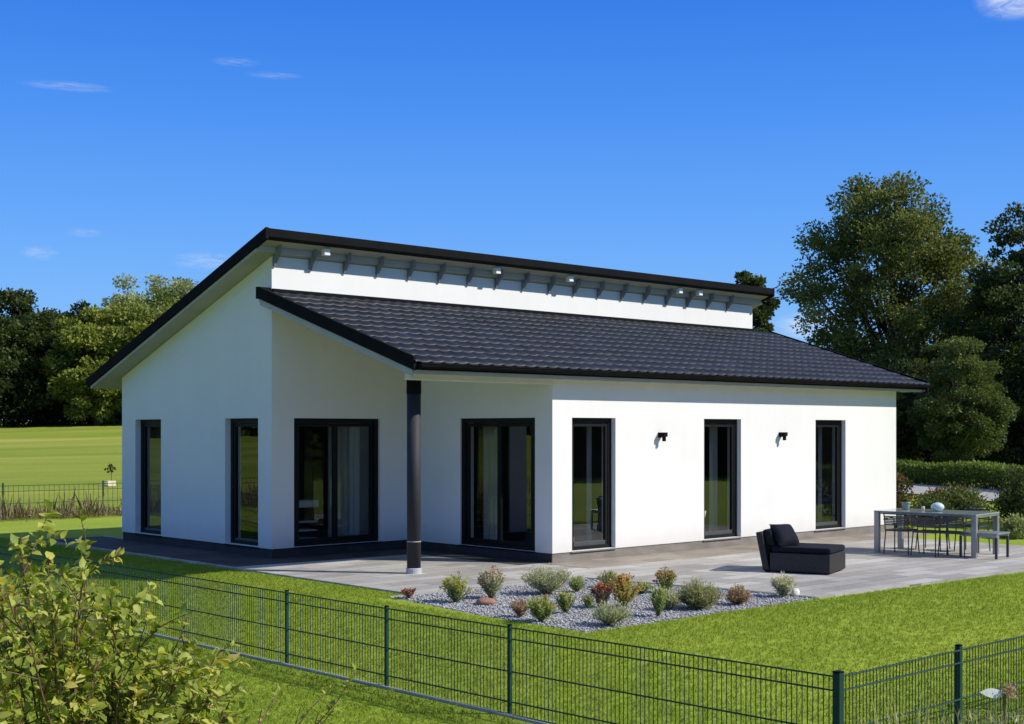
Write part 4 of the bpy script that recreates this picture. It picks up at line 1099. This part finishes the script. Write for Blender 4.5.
shrub('flowering_shrub', 'low green shrub right of the pot behind the table', 14.8, -3.7, .5, .5, 'leaf_bushy', 34, 3200)
shrub('flowering_shrub', 'pink flowering shrub in front of the hedge near the dark bush', 18.4, -4.3, .45, .6, 'leaf_bushy', 35, 2600, fmat='fl_pink')
shrub('round_bush', 'big dark round bush at the right edge behind the table', 15.4, -5.8, .85, 1.25, 'leaf_dark', 36, 9500, .06)
shrub('flowering_shrub', 'pale grassy shrub below the dark round bush', 13.3, -6.4, .34, .42, 'leaf_pale', 37, 2600, .07)

# ------------------------------------------------------------------ dry weeds along the far fence, small sapling and tray
def weeds():
    rng = np.random.default_rng(12); n = 9000
    t = rng.random(n); off = rng.normal(-.1, .35, n)
    X = -14 + 30 * t; Y = 15.2 - 3.2 * t + off
    h = np.clip(rng.gamma(3, .11, n), .08, .85) * (.55 + .45 * np.sin(X * 1.7) ** 2)
    Z = gz(X, Y)
    P = np.stack([X, Y, Z], 1)
    D = np.stack([rng.normal(0, .22, n), rng.normal(0, .22, n), np.ones(n)], 1)
    V, Q = leaves(P, D, h, rng, .07)
    k = 7000; j = rng.integers(0, n, k)
    P2 = P[j] + unit(D[j]) * (h[j] * rng.uniform(.35, 1, k))[:, None]
    V2, Q2 = leaves(P2, rng.normal(0, 1, (k, 3)), rng.uniform(.03, .09, k), rng, .5)
    V, Q, T = join_q([(V, Q, rng.random(n)), (V2, Q2, rng.random(k) * .8)])
    tag(link('dry_weeds', fast_mesh('dry_weeds', V, Q, T), 'leaf_dry'), 'dry brown weeds growing along the far wire fence', kind='stuff')
weeds()
make_tree('young_sapling', 'thin young sapling standing in the meadow left of the house', 8.9, 23.8, .75, .15, 'leaf_dark', 61, 90, .08, 10, .014, .55, .5, limbs=8, top=.8)
bx = empty('wooden_crate', (8.6, 23.3, float(gz(8.6, 23.3))), .3, 'cream crate on the ground below the young sapling', 'crate')
for sy in (-1, 1):
    m = MB()
    for i in range(3): m.box(-.17, .17, sy * .1 - .006, sy * .1 + .006, .01 + i * .06, .06 + i * .06)
    m.build('side_panel', 'cream', bx)
for sx in (-1, 1):
    m = MB()
    for i in range(3): m.box(sx * .177 - .006, sx * .177 + .006, -.1, .1, .01 + i * .06, .06 + i * .06)
    m.build('end_panel', 'cream', bx)
m = MB(); m.box(-.17, .17, -.093, .093, .0, .018); m.build('base', 'cream', bx)


# ------------------------------------------------------------------ near shrub at the left and plants outside the fence
def near_leaf_mesh(P, D, S, rng):
    """ovate leaf of six faces with a folded midrib and a drooping tip"""
    n = len(P); D = unit(D); up = np.tile(np.array([0, 0, 1.0]), (n, 1)) + rng.normal(0, .45, (n, 3))
    W = unit(np.cross(D, up)); N = np.cross(W, D)
    prof = [(0, 0, 0), (.28, .30, .05), (.60, .27, .02), (1.0, 0, -.16)]
    S = S[:, None]; curl = rng.uniform(.3, 1.6, (n, 1)); wid = rng.uniform(.8, 1.15, (n, 1))
    V = [P]
    for t, w, dz in prof[1:3]:
        mid = P + D * S * t + N * S * (dz * curl - .02)
        V += [mid + W * S * w * wid + N * S * .07, mid, mid - W * S * w * wid + N * S * .07]
    V.append(P + D * S + N * S * (-.16) * curl)
    V = np.stack(V, 1)                                       # 8 verts: base, l1,m1,r1, l2,m2,r2, tip
    F = np.array([(0, 2, 1, 1), (0, 3, 2, 2), (1, 2, 5, 4), (2, 3, 6, 5), (4, 5, 7, 7), (5, 6, 7, 7)])
    tris = np.array([(0, 2, 1), (0, 3, 2), (1, 2, 5), (1, 5, 4), (2, 3, 6), (2, 6, 5), (4, 5, 7), (5, 6, 7)])
    Q = (tris[None] + 8 * np.arange(n)[:, None, None]).reshape(-1, 3)
    return V.reshape(-1, 3), Q
def near_shrub(name, label, x, y, stems, seed, leafs=.055, sub=7, dens=13, group=None):
    """stems: list of (tip offset x, y, z); each carries side twigs with leaves"""
    rng = np.random.default_rng(seed); z = float(gz(x, y)) - .02
    root = empty(name, (x, y, z), 0, label, 'shrub', group)
    m = MB(); LP, LD, LS, LT = [], [], [], []
    def twig(pts, r0, r1, nleaf, t0):
        pts = np.array(pts); k = len(pts)
        m.tube(pts, list(np.linspace(r0, r1, k)), 6, False)
        ts = np.linspace(t0, 1, nleaf) + rng.normal(0, .02, nleaf); ts = np.clip(ts, 0, 1)
        tone = rng.normal(0, .12)
        for q, t in enumerate(ts):
            f = t * (k - 1); i = min(k - 2, int(f)); p = pts[i] + (pts[i + 1] - pts[i]) * (f - i)
            d = unit(pts[i + 1] - pts[i]); s = unit(np.cross(d, rng.normal(size=3)))
            LP.append(p); LD.append(d * rng.uniform(.1, .9) + s * rng.uniform(.5, 1.1) + np.array([0, 0, rng.uniform(-.45, .25)]))
            LS.append(leafs * rng.uniform(.55, 1.25)); LT.append(np.clip(.42 + tone + rng.normal(0, .18) + .12 * t, 0, 1))
    for tip in stems:
        tip = np.array(tip, float); b = tip * np.array([.08, .08, 0])
        c1 = np.array([tip[0] * .25, tip[1] * .25, tip[2] * .45]) + rng.normal(0, .06, 3); c2 = np.array([tip[0] * .7, tip[1] * .7, tip[2] * .8]) + rng.normal(0, .05, 3)
        T = np.linspace(0, 1, 12)[:, None]
        pts = b * (1 - T) ** 3 + 3 * c1 * T * (1 - T) ** 2 + 3 * c2 * T ** 2 * (1 - T) + tip * T ** 3
        pts[1:-1] += rng.normal(0, .010, (10, 3))
        twig(pts, .0075, .0022, int(dens * 1.2), .45)
        for q in range(sub):
            t = rng.uniform(.35, .97); f = t * 11; i = min(10, int(f)); p = pts[i] + (pts[i + 1] - pts[i]) * (f - i)
            d = unit(pts[i + 1] - pts[i]) * .6 + rng.normal(0, .65, 3) + np.array([0, 0, .22]); d = unit(d)
            ln = rng.uniform(.12, .34)
            e = p + d * ln + np.array([0, 0, -.05 * ln]); mdl = p + d * ln * .5 + rng.normal(0, .018, 3) + np.array([0, 0, .02])
            twig([p, p * .5 + mdl * .5, mdl, mdl * .5 + e * .5, e], .0034, .0014, int(dens * rng.uniform(.6, 1.1)), .2)
    m.build('branch', 'stem_red', root, smooth=True)
    V, Q = near_leaf_mesh(np.array(LP), np.array(LD), np.array(LS), rng)
    me = fast_mesh('foliage', V, Q, np.repeat(np.array(LT), 8)); link('foliage', me, 'leaf_near', root)
    return root
rngS = np.random.default_rng(101)
# camera-right direction is (.732,-.681); the shrub is an upright dome about 1.9 m across
def dome(n, w, htop, wl, hs, seed):
    r = np.random.default_rng(seed); out = []
    for i in range(n):
        u = r.uniform(-wl, w); dpt = r.normal(0, .28)
        prof = htop - hs * (abs(u + .22) / w) ** 2.0
        z = prof * r.uniform(.80, 1.0)
        out.append((u * .732 + dpt * .681, u * -.681 + dpt * .732, z))
    return out
near_shrub('garden_shrub', 'leafy yellow green shrub with reddish stems in the left foreground', -9.72, -13.45, dome(48, .70, 2.37, .80, .42, 3), 5, .052, 10, 18)
near_shrub('garden_shrub', 'few low leafy sprigs rising from the bottom edge right of the big shrub', -9.50, -14.22, [(0.06, -0.06, 1.61), (0.18, -0.17, 1.615), (0.3, -0.28, 1.62), (0.35, -0.33, 1.59), (0.4, -0.37, 1.61), (0.28, -0.2, 1.55)], 6, .040, 6, 18)
def wild_plant(name, label, x, y, n, h, r, mat, seed, leafw=.03):
    rng = np.random.default_rng(seed); z = float(gz(x, y)) - .02
    root = empty(name, (x, y, z), 0, label, 'plant', 'wild plants outside the fence')
    az = rng.uniform(0, 6.283, n); rr = r * np.sqrt(rng.random(n))
    P = np.stack([rr * .5 * np.cos(az), rr * .5 * np.sin(az), np.zeros(n)], 1)
    D = np.stack([.35 * np.cos(az) * rr / r + rng.normal(0, .1, n), .35 * np.sin(az) * rr / r + rng.normal(0, .1, n), np.ones(n)], 1)
    V, Q = leaves(P, D, h * rng.uniform(.55, 1.05, n), rng, leafw)
    k = n * 6; j = rng.integers(0, n, k); t = rng.uniform(.3, 1, k)
    P2 = P[j] + unit(D[j]) * (h * t * .8)[:, None]
    V2, Q2 = leaves(P2, D[j] * .8 + rng.normal(0, .6, (k, 3)), rng.uniform(.03, .09, k), rng, .16)
    V, Q, T = join_q([(V, Q, rng.random(n)), (V2, Q2, rng.random(k))])
    link('foliage', fast_mesh('foliage', V, Q, T), mat, root)
    return root
wild_plant('wild_grass', 'wispy green wild plant outside the fence right of the corner post', -4.75, -14.75, 80, .95, .24, 'bed_olive', 71, .016)
wp = wild_plant('wild_grass', 'narrow leaved plant with a white bract and brown seed head at the lower right corner', -4.23, -15.04, 120, .92, .26, 'bed_olive', 72, .016)
m = MB()
P0 = Vector((.02, -.02, .88)); dl = Vector((-.732, .681, .06)) 
for i in range(6):
    a = i / 6; b = (i + 1) / 6; wa = .032 * math.sin(math.pi * (.12 + .88 * a)) ; wb = .032 * math.sin(math.pi * (.12 + .88 * b))
    pa = P0 + dl * .15 * a; pb = P0 + dl * .15 * b; U_ = Vector((.15, .25, 1)).normalized()
    m.poly([pa - U_ * wa, pb - U_ * wb, pb + U_ * wb, pa + U_ * wa])
m.build('bract', 'white_leaf', wp)
m = MB(); m.tube([(.02, -.02, .0), (.03, -.03, .5), (.02, -.03, .88)], .005, 6); m.build('stem', 'stem_red', wp)
rng = np.random.default_rng(9); k = 160
P = np.array([.05, -.05, .90]) + rng.normal(0, .022, (k, 3)); V, Q = leaves(P, rng.normal(size=(k, 3)), .022, rng, .6)
link('seed_head', fast_mesh('seed_head', V, Q, rng.random(k)), 'bed_brown', wp)

# ------------------------------------------------------------------ camera, sun, sky
TH = 0.8216
F = Vector((math.cos(TH), math.sin(TH), 0)); R_ = Vector((math.sin(TH), -math.cos(TH), 0))
cam = bpy.data.cameras.new('camera'); co = bpy.data.objects.new('camera', cam); COL.objects.link(co)
co.location = (-12.3894, -19.2303, 1.9913)
co.rotation_euler = (rad(90), 0, TH - math.pi / 2)
cam.sensor_width = 36; cam.lens = 1344.34 / 1024 * 36; cam.shift_y = (430.343 - 362) / 1024
cam.clip_start = .1; cam.clip_end = 4000
scene.camera = co

SUN_EL = rad(39); az = rad(11)
s_h = R_ * math.cos(az) - F * math.sin(az)
sdir = Vector((s_h.x * math.cos(SUN_EL), s_h.y * math.cos(SUN_EL), math.sin(SUN_EL)))
sl = bpy.data.lights.new('sun', 'SUN'); so = bpy.data.objects.new('sun', sl); COL.objects.link(so)
sl.energy = 5.2; sl.angle = rad(.53); sl.color = (1, .95, .85)
so.rotation_euler = (-sdir).to_track_quat('-Z', 'Y').to_euler(); so.location = sdir * 60

w = bpy.data.worlds.new('World'); scene.world = w; w.use_nodes = True
nt = w.node_tree; nt.nodes.clear()
out = nt.nodes.new('ShaderNodeOutputWorld'); bg = nt.nodes.new('ShaderNodeBackground')
sky = nt.nodes.new('ShaderNodeTexSky'); sky.sky_type = 'NISHITA'; sky.sun_disc = False
sky.sun_elevation = SUN_EL; sky.sun_rotation = math.atan2(sdir.x, sdir.y)
sky.air_density = 1.0; sky.dust_density = .3; sky.ozone_density = 3.0; sky.altitude = 300
hs = nt.nodes.new('ShaderNodeHueSaturation'); hs.inputs['Saturation'].default_value = 1.25; hs.inputs['Value'].default_value = 1.0
L(nt, sky.outputs[0], hs.inputs['Color'])
tcs = nt.nodes.new('ShaderNodeTexCoord'); sepz = nt.nodes.new('ShaderNodeSeparateXYZ'); L(nt, tcs.outputs['Generated'], sepz.inputs[0])
grad = ramp(nt, sepz.outputs[2], [(0.0, (.30, .60, 1.0)), (.06, (.235, .53, 1.0)), (.15, (.135, .40, .99)), (.23, (.072, .295, .93)), (.32, (.030, .195, .82)), (.6, (.17, .27, .58)), (1.0, (.21, .29, .52))])
gain = mixc(nt, 1.0, grad, (10, 10, 10), 'MULTIPLY')
# thin cloud wisps, placed by direction in the sky
tc = nt.nodes.new('ShaderNodeTexCoord')
def cloud(d, sx, sy, strength, col_in, seed, thr=.5):
    """a wisp around direction d (azimuth towards camera-right r, up u): sx, sy angular half sizes"""
    d = Vector(d).normalized(); r = Vector((d.y, -d.x, 0)).normalized(); u = r.cross(d)
    def dot(v):
        n = nt.nodes.new('ShaderNodeVectorMath'); n.operation = 'DOT_PRODUCT'; L(nt, tc.outputs['Generated'], n.inputs[0]); n.inputs[1].default_value = v
        return n.outputs['Value']
    def mul(a, b):
        n = nt.nodes.new('ShaderNodeMath'); n.operation = 'MULTIPLY'
        for s, v in zip(n.inputs, (a, b)):
            if isinstance(v, (int, float)): s.default_value = v
            else: L(nt, v, s)
        return n.outputs[0]
    def op(o, a, b):
        n = nt.nodes.new('ShaderNodeMath'); n.operation = o
        for s, v in zip(n.inputs, (a, b)):
            if isinstance(v, (int, float)): s.default_value = v
            else: L(nt, v, s)
        return n.outputs[0]
    x = mul(dot(r), 1 / sx); y = mul(dot(u), 1 / sy)
    rr = op('ADD', mul(x, x), mul(y, y))
    fall = op('POWER', op('MAXIMUM', op('SUBTRACT', 1.0, rr), 0.0), 1.5)
    front = op('GREATER_THAN', dot(d), .3)
    cb_ = nt.nodes.new('ShaderNodeCombineXYZ'); L(nt, mul(x, 1.2), cb_.inputs[0]); L(nt, mul(y, 1.6), cb_.inputs[1]); cb_.inputs[2].default_value = seed
    nz = nt.nodes.new('ShaderNodeTexNoise'); nz.inputs['Scale'].default_value = 1.6; nz.inputs['Detail'].default_value = 8; nz.inputs['Roughness'].default_value = .7; nz.inputs['Distortion'].default_value = .6
    L(nt, cb_.outputs[0], nz.inputs['Vector'])
    mr = nt.nodes.new('ShaderNodeMapRange'); L(nt, nz.outputs['Fac'], mr.inputs[0]); mr.inputs[1].default_value = thr - .12; mr.inputs[2].default_value = thr + .22
    f = mul(mul(mul(mr.outputs[0], fall), front), strength)
    return mixc(nt, f, col_in, CLOUD)
CLOUD = (8.0, 8.6, 9.6)
def dirpix(ax, ay): return F + R_ * ax + Vector((0, 0, 1)) * ay     # tangents of the bearing from straight ahead
col = mixc(nt, .92, hs.outputs['Color'], gain)
for k_, (ax, ay, sx, sy, st, thr) in enumerate(((.376, .322, .030, .016, 1.0, .46), (-.330, .256, .036, .004, .34, .48), (-.205, .274, .020, .004, .26, .50), (-.176, .264, .022, .003, .30, .49),
                                          (-.226, .126, .030, .008, .42, .50), (-.352, .132, .015, .006, .34, .50), (-.318, .147, .015, .004, .26, .50), (.222, .078, .03, .012, .7, .40))):
    col = cloud(dirpix(ax, ay), sx, sy, st, col, 3.7 * k_ + 1, thr)
L(nt, col, bg.inputs[0]); bg.inputs[1].default_value = .10
L(nt, bg.outputs[0], out.inputs[0])

scene.view_settings.view_transform = 'Standard'; scene.view_settings.look = 'None'
scene.view_settings.exposure = 0; scene.view_settings.gamma = 1
scene.render.engine = 'CYCLES'
scene.cycles.max_bounces = 8; scene.cycles.transparent_max_bounces = 12
scene.cycles.use_denoising = True
